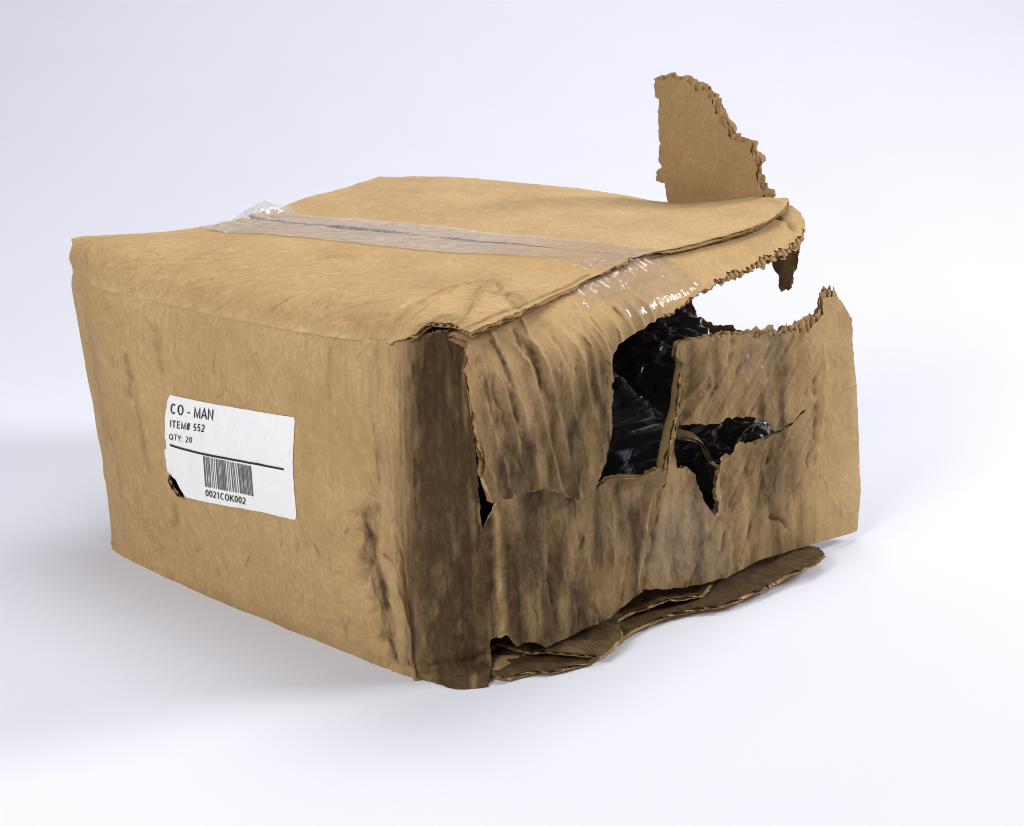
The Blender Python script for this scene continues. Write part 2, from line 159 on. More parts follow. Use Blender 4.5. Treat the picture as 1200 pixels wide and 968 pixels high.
DIRT_SHADE = {'label_side': [[[[386.7, 228.7], [386.6, 169.7], [388.7, 98.7], [391.8, 29.9]], 22, 0.8], [[[372.1, 220.7], [370.9, 150.3], [372.9, 84.1]], 4, 0.8], [[[381.6, 227.0],
[381.7, 170.0]], 3, 0.9], [[[355.3, 146.2], [361.5, 107.5], [367.0, 78.4]], 3, 0.5], [[[411.4, 218.8], [413.3, 147.7], [415.1, 64.4]], 3, 0.9], [[[373.7, 225.5], [373.1, 180.3]],
8, 0.6], [[[412.2, 228.2], [412.5, 169.5], [413.7, 101.0], [415.6, 30.9]], 7, 0.5], [[[318.4, 103.2], [325.7, 60.6], [331.9, 30.2]], 7, 0.6], [[[363.4, 108.4], [367.0, 78.4],
[369.2, 32.1]], 6, 0.5], [[[329.9, 121.9], [333.4, 107.4]], 4, 0.3], [[[83.0, 174.1], [85.0, 160.6], [81.3, 148.1]], 4, 0.5], [[[87.6, 151.1], [92.0, 111.8], [95.3, 93.2]], 3.5,
0.3], [[[114.4, 210.8], [117.9, 182.4]], 4, 0.3], [[[125.1, 79.6], [126.7, 69.9], [120.0, 60.5]], 3.5, 0.3], [[[113.1, 40.4], [116.6, 31.0]], 2, 0.2], [[[286.8, 76.8], [288.7,
66.4]], 2, 0.3], [[[291.4, 28.9], [295.7, 9.6]], 3, 0.2], [[[358.4, 228.8], [352.2, 177.0], [358.5, 126.8]], 5, 0.3], [[[222.4, 159.2], [317.5, 162.1]], 40, 0.1], [[[331.8, 214.3],
[337.8, 140.4]], 10, 0.2], [[[307.0, 219.2], [309.8, 138.5]], 3, 0.1], [[[321.2, 222.7], [324.1, 150.8]], 3, 0.1], [[[32.5, 114.9], [50.0, 64.8], [102.0, 36.0]], 14, 0.2], [[[34.7,
232.1], [34.1, 161.0], [28.9, 86.5]], 10, 0.2], [[[108.1, 9.3], [230.6, 7.6], [327.7, 3.9]], 10, 0.2], [[[291.5, 223.3], [294.7, 136.4]], 2.5, 0.2], [[[331.8, 225.7], [335.2,
151.5]], 4, 0.3], [[[343.9, 228.7], [344.8, 175.4]], 2, 0.3], [[[322.6, 115.5], [330.7, 67.4], [338.4, 12.7]], 6, 0.8], [[[215.1, 69.2], [236.5, 41.0]], 14, 0.1]],
'front_top_flap': [[[[371.1, 7.6], [379.5, 24.0], [414.1, 9.9]], 6, 0.4], [[[350.0, 16.4], [338.3, 70.1], [343.3, 106.1]], 3, 0.3], [[[370.5, 78.5], [379.8, 88.4], [395.9, 81.4]],
7, 0.4], [[[411.7, 8.5], [399.1, 64.4], [394.7, 149.1]], 1.8, 0.6], [[[397.0, 23.7], [369.3, 69.2], [349.7, 104.7]], 2.5, 0.3], [[[352.8, 101.8], [376.9, 85.2], [398.6, 70.1]], 3,
0.3], [[[381.5, 4.1], [362.3, -1.4], [331.5, 0.5]], 5, 0.3], [[[317.8, 10.0], [355.2, 9.2]], 6, 0.2], [[[288.4, 58.4], [311.8, 82.5]], 10, 0.1]], 'rear_top_flap': [[[[400.3, -2.5],
[400.7, 48.0], [402.3, 149.3]], 1.5, 0.4]], 'end_top_flap': [[[[4.6, 28.5], [3.3, 55.1], [14.7, 86.9]], 11, 0.6], [[[14.4, 92.3], [27.5, 118.8]], 9, 0.4], [[[38.4, 51.5], [44.0,
67.9], [56.7, 94.2]], 6, 0.5], [[[65.1, 74.2], [77.9, 118.4], [84.9, 144.1]], 14, 0.2], [[[-7.4, 112.5], [13.1, 130.6]], 5, 0.4], [[[36.0, 30.2], [38.8, 45.3]], 5, 0.3], [[[67.3,
31.2], [69.9, 64.3]], 5, 0.2], [[[100.8, 51.2], [104.0, 87.6], [100.6, 132.6]], 4, 0.3], [[[18.6, 26.7], [22.5, 72.7], [37.8, 127.7]], 2.6, 0.8], [[[41.8, 36.0], [50.2, 81.0],
[66.3, 137.1]], 2.4, 0.7], [[[66.1, 41.4], [73.5, 82.7], [85.1, 132.6]], 2.2, 0.5], [[[2.8, 35.3], [4.8, 72.7]], 6, 0.8], [[[2.4, 132.4], [48.1, 141.3], [84.6, 161.5]], 3, 0.4]],
'end_lower_panel': [[[[21.1, 121.6], [23.8, 74.2], [26.3, 22.2]], 6, 0.5], [[[34.1, 116.1], [73.9, 111.4], [121.9, 104.1]], 12, 0.4], [[[39.6, 112.9], [43.1, 106.7], [36.8,
103.0]], 3.5, 0.8], [[[37.9, 92.3], [38.9, 83.4]], 2.5, 0.7], [[[44.6, 68.0], [56.1, 35.5]], 16, 0.3], [[[73.9, 114.4], [76.4, 65.8]], 7, 0.3], [[[105.5, 81.1], [119.8, 46.2]], 12,
0.2], [[[159.2, 103.6], [150.3, 62.3]], 6, 0.3], [[[223.0, 181.3], [209.9, 159.6], [203.0, 148.8]], 11, 0.6], [[[255.4, 181.1], [239.3, 147.1]], 5, 0.3], [[[288.8, 174.6], [267.3,  # the widest stroke here paints in the shaded curve of the standing piece
141.0]], 4, 0.2], [[[312.5, 157.2], [286.4, 127.1]], 4, 0.2], [[[338.5, 128.9], [333.7, 99.7], [326.3, 81.2]], 5, 0.3], [[[172.0, 94.0], [187.8, 58.2]], 12, 0.3], [[[253.0, 92.5],
[232.2, 45.8]], 6, 0.3], [[[281.8, 98.6], [260.0, 38.1]], 5, 0.2], [[[303.1, 80.1], [284.1, 38.1]], 5, 0.2], [[[71.0, 24.7], [135.9, 35.0], [187.1, 29.2]], 6, 0.6], [[[28.8,
110.2], [30.7, 62.5], [33.5, 25.8]], 2.2, 0.8], [[[56.7, 113.1], [59.9, 70.7], [63.3, 30.4]], 2.2, 0.7], [[[83.3, 87.6], [85.6, 32.0]], 1.8, 0.6], [[[109.9, 104.3], [110.5, 55.2]],
2.2, 0.6], [[[138.3, 109.0], [133.6, 60.9], [126.0, 34.8]], 2.0, 0.7], [[[167.7, 107.6], [158.6, 60.0], [148.4, 37.6]], 2.5, 0.7], [[[265.3, 188.5], [227.1, 143.5]], 3.0, 0.6],
[[[299.3, 185.3], [262.4, 137.6]], 2.0, 0.6], [[[324.2, 180.6], [286.5, 130.3]], 2.0, 0.6], [[[262.5, 103.3], [222.8, 35.3]], 2.5, 0.7], [[[286.6, 107.4], [248.7, 31.2]], 2.0,
0.7], [[[206.3, 72.3], [182.7, 33.8]], 2.2, 0.6]], 'fin': [[[[6.3, 8.3], [50.6, 6.6]], 8, 0.1]]}
LABEL = {'outline': [[129.6, 164.6], [259.8, 172.4], [261.0, 169.8], [259.4, 142.6], [259.6, 102.2], [258.3, 99.5], [231.6, 98.5], [140.5, 89.6], [136.8, 93.3], [133.1, 97.1],
[129.3, 100.7], [124.2, 102.5], [120.6, 102.7], [120.4, 109.5], [119.5, 115.4], [119.6, 120.2], [122.3, 121.8], [122.4, 133.3], [122.6, 144.1], [125.9, 159.5]], 'text':
[['CO - MAN', [[129.5, 150.8], [177.3, 155.8], [130.3, 158.6]]], ['ITEM# 552', [[128.4, 140.4], [167.5, 145.5], [129.0, 145.8]]], ['QTY: 20', [[126.5, 130.5], [152.4, 134.2],
[127.3, 135.2]]], ['0021COK002', [[164.5, 96.9], [209.5, 100.1], [164.7, 102.0]]]], 'rule': [[127.1, 127.2], [250.7, 135.5], [250.7, 134.0], [126.9, 125.5]], 'bars': [[165.2,
127.5], [217.8, 130.4], [219.2, 108.4], [164.9, 104.1]]}

# ------------------------------------------------------------------ numeric helpers


def hw(K, u):
    K = np.asarray(K, float)
    u = np.atleast_1d(np.asarray(u, float))
    n = len(K)
    D = np.zeros((n, n))
    for i in range(n):
        a, b = max(i - 1, 0), min(i + 1, n - 1)
        D[i, a] -= 1 / (K[b] - K[a])
        D[i, b] += 1 / (K[b] - K[a])
    I = np.eye(n)
    i = np.clip(np.searchsorted(K, u, side='right') - 1, 0, n - 2)
    h = K[i + 1] - K[i]
    x = (u - K[i]) / h
    xc = np.clip(x, 0, 1)
    x2, x3 = xc * xc, xc ** 3
    W = ((2 * x3 - 3 * x2 + 1)[:, None] * I[i] + ((x3 - 2 * x2 + xc) * h)[:, None] * D[i]
         + (-2 * x3 + 3 * x2)[:, None] * I[i + 1] + ((x3 - x2) * h)[:, None] * D[i + 1])
    lo, hi = x < 0, x > 1
    W[lo] += (x[lo] * h[lo])[:, None] * D[i[lo]]
    W[hi] += ((x[hi] - 1) * h[hi])[:, None] * D[i[hi] + 1]
    return W


def surf(key):
    N = NETS[key]
    net = np.array(N['net'], float)
    return lambda s, t: np.einsum('ki,kj,ijc->kc', hw(N['S'], s), hw(N['T'], t), net)


def _hash(i, j, seed):
    h = (i.astype(np.int64) * 374761393 + j.astype(np.int64) * 668265263 + seed * 974711) & 0xFFFFFFFF
    h = ((h ^ (h >> 13)) * 1274126177) & 0xFFFFFFFF
    h = ((h ^ (h >> 16)) * 2246822519) & 0xFFFFFFFF
    return ((h ^ (h >> 15)) & 0xFFFF) / 32767.5 - 1.0


def noise(x, y, seed=0):
    x, y = np.asarray(x, float), np.asarray(y, float)
    i, j = np.floor(x), np.floor(y)
    fx, fy = x - i, y - j
    fx = fx ** 3 * (fx * (fx * 6 - 15) + 10)
    fy = fy ** 3 * (fy * (fy * 6 - 15) + 10)
    a, b = _hash(i, j, seed), _hash(i + 1, j, seed)
    c, d = _hash(i, j + 1, seed), _hash(i + 1, j + 1, seed)
    return (a * (1 - fx) + b * fx) * (1 - fy) + (c * (1 - fx) + d * fx) * fy


def fbm(x, y, seed=0, o=4, g=0.5):
    v, a = 0, 1.0
    for k in range(o):
        v = v + a * noise(x * 2 ** k + 17.3 * k, y * 2 ** k - 9.1 * k, seed + k)
        a *= g
    return v


def seg_dist(P, A, B):
    """distance of points P (n,2) to each polyline segment A->B (m,2): min distance, index, position"""
    best = np.full(len(P), 1e9)
    for a, b in zip(A, B):
        d = b - a
        L = max(d @ d, 1e-12)
        u = np.clip(((P - a) @ d) / L, 0, 1)
        q = P - (a + u[:, None] * d)
        best = np.minimum(best, np.hypot(q[:, 0], q[:, 1]))
    return best


def near_mask(P, B, dist):
    """which points lie within about dist of the densely sampled boundary B"""
    c = dist / 2.0
    lo = np.minimum(P.min(0), B.min(0)) - 4 * c
    sh = ((np.maximum(P.max(0), B.max(0)) - lo) / c).astype(int) + 6
    g = np.zeros(sh, bool)
    k = ((B - lo) / c).astype(int)
    for i in range(-2, 3):
        for j in range(-2, 3):
            if i * i + j * j <= 5:
                g[k[:, 0] + i, k[:, 1] + j] = True
    q = ((P - lo) / c).astype(int)
    return g[q[:, 0], q[:, 1]]


def smooth(x, a, b):
    k = np.clip((x - a) / (b - a), 0, 1)
    return k * k * (3 - 2 * k)


def creases(key):
    rows = CREASE.get(key, [])

    def f(s, t):
        P = np.stack([s, t], 1)
        wob = np.stack([noise(s / 9, t / 9, 51), noise(s / 9, t / 9, 52)], 1) * 1.4
        d = np.zeros(len(s))
        for pl, w, amp in rows:
            pl = np.array(pl, float)
            lo, hi = pl.min(0) - 5 * w, pl.max(0) + 5 * w
            m = ((P > lo) & (P < hi)).all(1)
            if not m.any():
                continue
            q = P[m] + wob[m]
            r = seg_dist(q, pl[:-1], pl[1:]) / w
            d[m] += amp * np.exp(-r ** 1.12) * (0.75 + 0.5 * noise(q[:, 0] / 7, q[:, 1] / 7, 60))
        return d
    return f


def strokes(rows):
    def f(s, t):
        P = np.stack([s, t], 1)
        d = np.zeros(len(s))
        n1 = fbm(s / 7, t / 14, 71, 4, .6)
        wob = np.stack([fbm(s / 12, t / 12, 53, 3), fbm(s / 12, t / 12, 54, 3)], 1) * 3
        for pl, w, st in rows:
            pl = np.array(pl, float)
            lo, hi = pl.min(0) - 3.2 * w - 4, pl.max(0) + 3.2 * w + 4
            m = ((P > lo) & (P < hi)).all(1)
            if not m.any():
                continue
            r = seg_dist(P[m] + wob[m] * min(1, w / 6), pl[:-1], pl[1:]) / w
            d[m] = np.maximum(d[m], st * np.exp(-r ** 2) * np.clip(0.95 + 0.45 * n1[m], 0, 1.6))
        return d
    return f


def crumple(s, t, size, seed):
    """flat facets meeting in sharp folds"""
    x = s + 6 * noise(s / size, t / size, seed + 5)
    y = t + 6 * noise(s / size, t / size, seed + 6)
    a = np.abs(noise(x / size, y / size, seed)) + .5 * np.abs(noise(x / size * 2.1, y / size * 2.1, seed + 1))
    return .9 - 1.6 * a


def random_lines(n, box, ang, spread, length, width, amp, seed):
    """short folds or scratches scattered over part of a board"""
    rg = random.Random(seed)
    out = []
    for _ in range(n):
        s0, t0 = rg.uniform(box[0], box[1]), rg.uniform(box[2], box[3])
        a = ang + rg.gauss(0, spread)
        L = rg.uniform(*length)
        k = rg.uniform(-.35, .35)
        pl = [(s0, t0)]
        for q in range(3):
            pl.append((pl[-1][0] + math.cos(a) * L / 3, pl[-1][1] + math.sin(a) * L / 3))
            a += k
        out.append((pl, rg.uniform(*width), rg.choice((-1, 1)) * rg.uniform(*amp)))
    return out


UP = math.pi / 2
for _k, _g in (('end_lower_panel', 1.7), ('end_top_flap', 1.3)):
    CREASE[_k] = [(a, b, c * _g) for a, b, c in CREASE[_k]]
CREASE['end_lower_panel'] += random_lines(46, (20, 240, 8, 110), UP, .28, (12, 55), (.8, 1.6), (.4, 1.2), 1)
CREASE['end_lower_panel'] += random_lines(30, (200, 330, 20, 200), UP - .55, .30, (12, 45), (.8, 1.5), (.4, 1.1), 2)
CREASE['end_lower_panel'] += random_lines(12, (330, 400, 10, 190), UP, .8, (8, 25), (.9, 1.6), (.3, .7), 3)
CREASE['end_lower_panel'] += random_lines(14, (30, 300, 10, 120), 0.1, .5, (8, 22), (.8, 1.3), (.5, 1.2), 4)
CREASE['end_top_flap'] += random_lines(26, (5, 125, 45, 150), UP - .24, .25, (10, 45), (.8, 1.5), (.4, 1.0), 5)
CREASE['end_top_flap'] += random_lines(10, (5, 110, 30, 130), .2, .5, (6, 18), (.8, 1.2), (.4, 1.0), 6)
CREASE['label_side'] += random_lines(34, (5, 360, 10, 225), UP - .5, .6, (6, 30), (.8, 1.5), (.2, .55), 7)
CREASE['label_side'] += random_lines(14, (300, 400, 10, 120), UP - .2, .3, (10, 40), (.9, 1.6), (.4, 1.2), 8)
CREASE['front_top_flap'] += random_lines(40, (5, 380, 12, 110), .75, .35, (10, 45), (.9, 1.8), (.2, .7), 9)
CREASE['rear_top_flap'] += random_lines(16, (5, 380, 10, 180), .2, .6, (10, 40), (.9, 1.8), (.2, .5), 10)


def fixed(rows):
    return [(a, b, abs(c)) for a, b, c in rows]


DIRT_SHADE['label_side'] += fixed(random_lines(60, (5, 350, 5, 225), UP - .45, .5, (3, 16), (.7, 1.3), (.18, .45), 11))
DIRT_SHADE['label_side'] += fixed(random_lines(22, (330, 400, 5, 225), UP, .15, (12, 60), (.7, 1.6), (.3, .7), 12))
DIRT_SHADE['front_top_flap'] += fixed(random_lines(60, (5, 380, 6, 120), .8, .35, (4, 22), (.7, 1.4), (.15, .4), 13))
DIRT_SHADE['rear_top_flap'] += fixed(random_lines(26, (5, 380, 6, 180), .1, .6, (3, 16), (.7, 1.2), (.12, .3), 14))
DIRT_SHADE['end_top_flap'] += fixed(random_lines(34, (5, 130, 40, 150), UP - .24, .25, (8, 40), (.7, 1.4), (.4, .85), 15))
DIRT_SHADE['end_lower_panel'] += fixed(random_lines(60, (20, 300, 8, 200), UP - .2, .3, (8, 50), (.7, 1.6), (.4, .9), 16))
DIRT_SHADE['end_lower_panel'] += fixed(random_lines(16, (320, 400, 8, 190), UP, .6, (4, 16), (.7, 1.2), (.15, .4), 17))


# ------------------------------------------------------------------ outlines -> meshes
def edge_loop(loop, step, seed, layer=0):
    """resample a board outline and fray it; layer 0 outer liner, 1 core, 2 inner liner"""
    P = np.array([q[:2] for q in loop], float)
    fl = [int(q[2]) for q in loop]
    n = len(P)
    area = 0.5 * sum(P[i][0] * P[(i + 1) % n][1] - P[(i + 1) % n][0] * P[i][1] for i in range(n))
    sg = 1 if area > 0 else -1
    out, acc = [], 0.0
    for i in range(n):
        a, b = P[i], P[(i + 1) % n]
        L = np.linalg.norm(b - a)
        if L < 1e-6:
            continue
        m = max(1, int(L / step))
        d = (b - a) / L
        nr = np.array([d[1], -d[0]]) * sg          # outward
        f = fl[i]
        kk = np.arange(m) / m
        u = acc + L * kk
        q = a + (b - a) * kk[:, None]

        def e(sc, sd):
            return fbm(u / sc, np.full(m, 3.7), sd, 3, .6)
        if f == 0:
            off = 0.10 * e(4, seed)
        elif f == 3:
            off = 0.5 * e(6, seed) + 0.35 * e(2.0, seed + 20 + layer)
        elif f == 2:
            off = 0.55 * e(8, seed) + 0.6 * e(2.6, seed + 30 + layer * 7) + (0, .2, .7)[layer]
        elif f == 4:
            off = 1.2 * e(11, seed) + 1.0 * e(3.2, seed + 40 + layer * 7) + (-3.6, .3, .8)[layer] + (2.8, 2.4, 2.6)[layer] * e(8, seed + 90 + layer)
        else:
            off = 1.4 * e(11, seed) + .8 * e(3.4, seed + 40 + layer * 7) + (-.8, 1.4, 1.2)[layer] * (0.8 + 1.0 * e(8, seed + 90 + layer))
        out.append(q + nr * off[:, None])
        acc += L
    return np.concatenate(out)


def triangulate(loops, res, seed, band=None):
    pts, edges = [], []
    for L in loops:
        b, m = len(pts), len(L)
        edges += [(b + k, b + (k + 1) % m) for k in range(m)]
        pts += [Vector((float(a), float(b))) for a, b in L]
    lo, hi = loops[0].min(0), loops[0].max(0)
    gs = np.arange(lo[0] + res / 2, hi[0], res)
    gt = np.arange(lo[1] + res / 2, hi[1], res)
    S, T = np.meshgrid(gs, gt, indexing='ij')
    S[:, ::2] += res / 2
    G = np.stack([S.ravel(), T.ravel()], 1)
    B = np.concatenate(loops)
    G = G[~near_mask(G, B, res * .5)]
    if band:
        G = G[near_mask(G, B, band)]
    pts += [Vector((float(a), float(b))) for a, b in G]
    r = delaunay_2d_cdt(pts, edges, [], 0, 1e-5)
    V = np.array([(v.x, v.y) for v in r[0]])
    Fc = np.array([f for f in r[2] if len(f) == 3], dtype=np.int64)
    # keep what lies inside the outer loop and outside the holes
    c = V[Fc].mean(1)
    keep = inside(c, loops[0])
    for h in loops[1:]:
        keep &= ~inside(c, h)
    if band:
        T3 = V[Fc]
        keep &= (np.abs(T3 - np.roll(T3, 1, 1)).max((1, 2)) < 2.6 * res)
    return V, Fc[keep], B


def inside(P, L):
    o = np.argsort(P[:, 1])
    x, y = P[o, 0], P[o, 1]
    r = np.zeros(len(P), bool)
    for (x0, y0), (x1, y1) in zip(L, np.roll(L, -1, 0)):
        if y0 == y1:
            continue
        i, j = np.searchsorted(y, (min(y0, y1), max(y0, y1)))
        r[i:j] ^= x[i:j] < (x1 - x0) * (y[i:j] - y0) / (y1 - y0) + x0
    out = np.zeros(len(P), bool)
    out[o] = r
    return out


def mesh_obj(name, V3, F, mat, parent=None, attrs=None, uv=None, flip=False):
    me = bpy.data.meshes.new(name)
    F = np.asarray(F)
    if flip:
        F = F[:, ::-1]
    used = np.unique(F)
    remap = np.full(len(V3), -1)
    remap[used] = np.arange(len(used))
    V3 = V3[used]
    F = remap[F]
    me.vertices.add(len(V3))
    me.vertices.foreach_set('co', (V3 / 1000.0).astype(np.float32).ravel())
    me.loops.add(F.size)
    me.loops.foreach_set('vertex_index', F.astype(np.int32).ravel())
    me.polygons.add(len(F))
    k = F.shape[1]
    me.polygons.foreach_set('loop_start', np.arange(0, F.size, k, dtype=np.int32))
    me.polygons.foreach_set('use_smooth', np.ones(len(F), bool))
    me.update(calc_edges=True)
    if uv is not None:
        l = me.uv_layers.new(name='UVMap')
        l.data.foreach_set('uv', (uv[used][F.ravel()] / 1000.0).astype(np.float32).ravel())
    for n, v in (attrs or {}).items():
        a = me.attributes.new(n, 'FLOAT', 'POINT')
        a.data.foreach_set('value', np.asarray(v)[used].astype(np.float32))
    me.materials.append(mat)
    me.validate()
    o = bpy.data.objects.new(name, me)
    col.objects.link(o)
    if parent:
        o.parent = parent
    return o


def normals(f, s, t, e=0.6):
    a = f(s + e, t) - f(s - e, t)
    b = f(s, t + e) - f(s, t - e)
    n = np.cross(a, b)
    return n / np.maximum(np.linalg.norm(n, axis=1), 1e-9)[:, None]


def board(name, key, f, parent, disp=None, dirt_shade=None, scuff=None, res=1.3, thick=3.2, sign=1, seed=1,
          axis=0, mats=None, inner_res=2.6, loops=None, move=None, flute=True, inner_disp=0.9):
    """one piece of corrugated board: outer liner, wavy core along its edges, inner liner.
    sign: +1 when the surface normal points to the outside"""
    raw = loops or OUT[key]
    mo, mc, mi = mats
    disp = disp or (lambda s, t: np.zeros(len(s)))
    obs = []

    def place(V, off, B, k):
        s, t = V[:, 0], V[:, 1]
        n = normals(f, s, t) * sign
        P = f(s, t) + n * (disp(s, t) * k + off)[:, None]
        if move is not None:
            P = P + move(s, t, n, None)
        return P
    lp = [edge_loop(L, 1.1, seed + 5 * i, 0) for i, L in enumerate(raw)]
    V, F, B0 = triangulate(lp, res, seed)
    at = {'dirt_shade': dirt_shade(V[:, 0], V[:, 1]) if dirt_shade else np.zeros(len(V)),
          'scuff': scuff(V[:, 0], V[:, 1]) if scuff else np.zeros(len(V))}
    flip = sign < 0
    o = mesh_obj(name, place(V, 0 * V[:, 0], B0, 1.0), F, mo, parent, at, V, flip)
    lp = [edge_loop(L, 1.3, seed + 5 * i, 2) for i, L in enumerate(raw)]
    Vi, Fi, Bi = triangulate(lp, inner_res, seed)
    mesh_obj('inner_liner', place(Vi, -thick + 0 * Vi[:, 0], B0, inner_disp), Fi, mi, o,
             {'dirt_shade': 0 * Vi[:, 0], 'scuff': 0 * Vi[:, 0]}, Vi, not flip)
    if flute:
        lp = [edge_loop(L, 1.1, seed + 5 * i, 1) for i, L in enumerate(raw)]
        Vc, Fc, Bc = triangulate(lp, 1.1, seed, 9.0)
        wave = np.sin(2 * np.pi * Vc[:, axis] / 6.4)
        mesh_obj('corrugated_core', place(Vc, -thick / 2 + (thick / 2 - .25) * wave, B0, 1.0), Fc, mc, o,
                 {'dirt_shade': 0 * Vc[:, 0], 'scuff': 0 * Vc[:, 0]}, Vc, flip)
    return o


# ------------------------------------------------------------------ materials
def nt(name):
    m = bpy.data.materials.new(name)
    m.use_nodes = True
    t = m.node_tree
    return m, t, t.nodes['Principled BSDF'], t.nodes['Material Output']


def cardboard(name, base, grime=0.0, line=0.06, rot=0.0, streak=0.0):
    m, t, p, out = nt(name)
    N, Lk = t.nodes, t.links

    def math_(op, a, b=None, c=None, clamp=False):
        n = N.new('ShaderNodeMath')
        n.operation = op
        n.use_clamp = clamp
        for i, v in enumerate((a, b, c)):
            if v is None:
                continue
            if isinstance(v, (int, float)):
                n.inputs[i].default_value = v
            else:
                Lk.new(v, n.inputs[i])
        return n.outputs[0]

    def mixc(f, a, b, mode='MIX'):
        n = N.new('ShaderNodeMix')
        n.data_type = 'RGBA'
        n.blend_type = mode
        for i, v in ((0, f), (6, a), (7, b)):
            if isinstance(v, (int, float)):
                n.inputs[i].default_value = v
            elif isinstance(v, tuple):
                n.inputs[i].default_value = (*v, 1)
            else:
                Lk.new(v, n.inputs[i])
        return n.outputs[2]
    uv = N.new('ShaderNodeUVMap')
    uv.uv_map = 'UVMap'

    def noi(scale, sx=1, sy=1, detail=4, rough=.6, ang=0.0, dist=0.0):
        mp = N.new('ShaderNodeMapping')
        mp.inputs['Scale'].default_value = (sx, sy, 1)
        mp.inputs['Rotation'].default_value = (0, 0, ang)
        n = N.new('ShaderNodeTexNoise')
        n.inputs['Scale'].default_value = scale
        n.inputs['Detail'].default_value = detail
        n.inputs['Roughness'].default_value = rough
        n.inputs['Distortion'].default_value = dist
        Lk.new(uv.outputs[0], mp.inputs[0])
        Lk.new(mp.outputs[0], n.inputs[0])
        return n.outputs['Fac']

    def ramp(v, lo, hi):
        return math_('SMOOTHSTEP', v, None) if False else _mr(v, lo, hi)

    def _mr(v, lo, hi):
        n = N.new('ShaderNodeMapRange')
        n.interpolation_type = 'SMOOTHSTEP'
        n.inputs[1].default_value, n.inputs[2].default_value = lo, hi
        Lk.new(v, n.inputs[0])
        return n.outputs[0]
    big = noi(14, detail=5)
    mid = noi(90, detail=4, dist=.4)
    fib = noi(330, 1, .6, 5, .75, .4)
    fine = noi(1500, detail=2)
    b = base
    dk = tuple(x * y for x, y in zip(base, (0.80, 0.76, 0.70)))
    lt = tuple(min(1, x * y) for x, y in zip(base, (1.12, 1.13, 1.16)))
    c = mixc(ramp(big, .3, .7), dk, b)
    c = mixc(math_('MULTIPLY', ramp(mid, .45, .75), .55), c, lt)
    c = mixc(math_('MULTIPLY', ramp(fib, .42, .62), .46), c, tuple(x * .66 for x in base))
    c = mixc(math_('MULTIPLY', ramp(fine, .60, .74), .5), c, tuple(x * .5 for x in base))
    fuzz = noi(520, 1, .75, 6, .8, 1.1, .6)
    c = mixc(math_('MULTIPLY', ramp(fuzz, .40, .60), .40), c, tuple(x * .66 for x in base))
    hair = noi(700, 1, .10, 3, .6, -.5, .8)
    c = mixc(math_('MULTIPLY', ramp(hair, .62, .70), .55), c, tuple(min(1, x * 1.25) for x in base))
    # faint lines of the flutes under the liner
    sep = N.new('ShaderNodeSeparateXYZ')
    mp = N.new('ShaderNodeMapping')
    mp.inputs['Rotation'].default_value = (0, 0, rot)
    Lk.new(uv.outputs[0], mp.inputs[0])
    Lk.new(mp.outputs[0], sep.inputs[0])
    wob = math_('MULTIPLY', noi(30), 4.0)
    wav = math_('SINE', math_('ADD', math_('MULTIPLY', sep.outputs[0], 2 * math.pi / 0.0064), wob))
    wav = math_('MULTIPLY_ADD', wav, .5, .5)
    fade = ramp(noi(22, detail=2), .42, .62)
    lm = math_('MULTIPLY', math_('MULTIPLY', wav, fade), line * 3)
    c = mixc(lm, c, tuple(x * .6 for x in base))
    if streak:
        st = noi(55, 1, .10, 5, .65, streak, .3)
        c = mixc(math_('MULTIPLY', ramp(st, .52, .70), .26), c, tuple(x * y for x, y in zip(base, (.62, .55, .45))))
    # pale scuffs (worn folds), then grime and painted shade
    sc = N.new('ShaderNodeAttribute')
    sc.attribute_name = 'scuff'
    scf = math_('MULTIPLY', sc.outputs['Fac'], ramp(noi(240, detail=3), .35, .6), clamp=True)
    c = mixc(scf, c, (0.62, 0.49, 0.33))
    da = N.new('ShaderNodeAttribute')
    da.attribute_name = 'dirt_shade'
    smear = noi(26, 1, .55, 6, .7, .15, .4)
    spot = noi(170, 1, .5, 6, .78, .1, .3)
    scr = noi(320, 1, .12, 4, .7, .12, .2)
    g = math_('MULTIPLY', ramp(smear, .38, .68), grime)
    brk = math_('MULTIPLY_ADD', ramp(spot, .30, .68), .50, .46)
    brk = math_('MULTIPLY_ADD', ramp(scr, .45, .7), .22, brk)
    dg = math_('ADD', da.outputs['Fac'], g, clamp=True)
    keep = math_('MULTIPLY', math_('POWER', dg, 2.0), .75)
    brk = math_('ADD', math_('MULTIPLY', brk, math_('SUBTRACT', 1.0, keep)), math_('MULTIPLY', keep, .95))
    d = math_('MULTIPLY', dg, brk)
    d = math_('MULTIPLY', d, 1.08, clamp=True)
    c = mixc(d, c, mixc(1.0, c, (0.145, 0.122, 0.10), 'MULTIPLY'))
    Lk.new(c, p.inputs['Base Color'])
    p.inputs['Roughness'].default_value = 0.82
    p.inputs['Specular IOR Level'].default_value = 0.25
    h = math_('ADD', math_('MULTIPLY', fib, .5), math_('MULTIPLY', mid, .9))
    h = math_('ADD', h, math_('MULTIPLY', math_('MULTIPLY', wav, fade), line * 2.0))
    h = math_('ADD', h, math_('MULTIPLY', noi(38, 1, .7, 3, .5, rot), .8))
    bp = N.new('ShaderNodeBump')
    bp.inputs['Strength'].default_value = 0.6
    bp.inputs['Distance'].default_value = 0.0013
    Lk.new(h, bp.inputs['Height'])
    Lk.new(bp.outputs[0], p.inputs['Normal'])
    return m


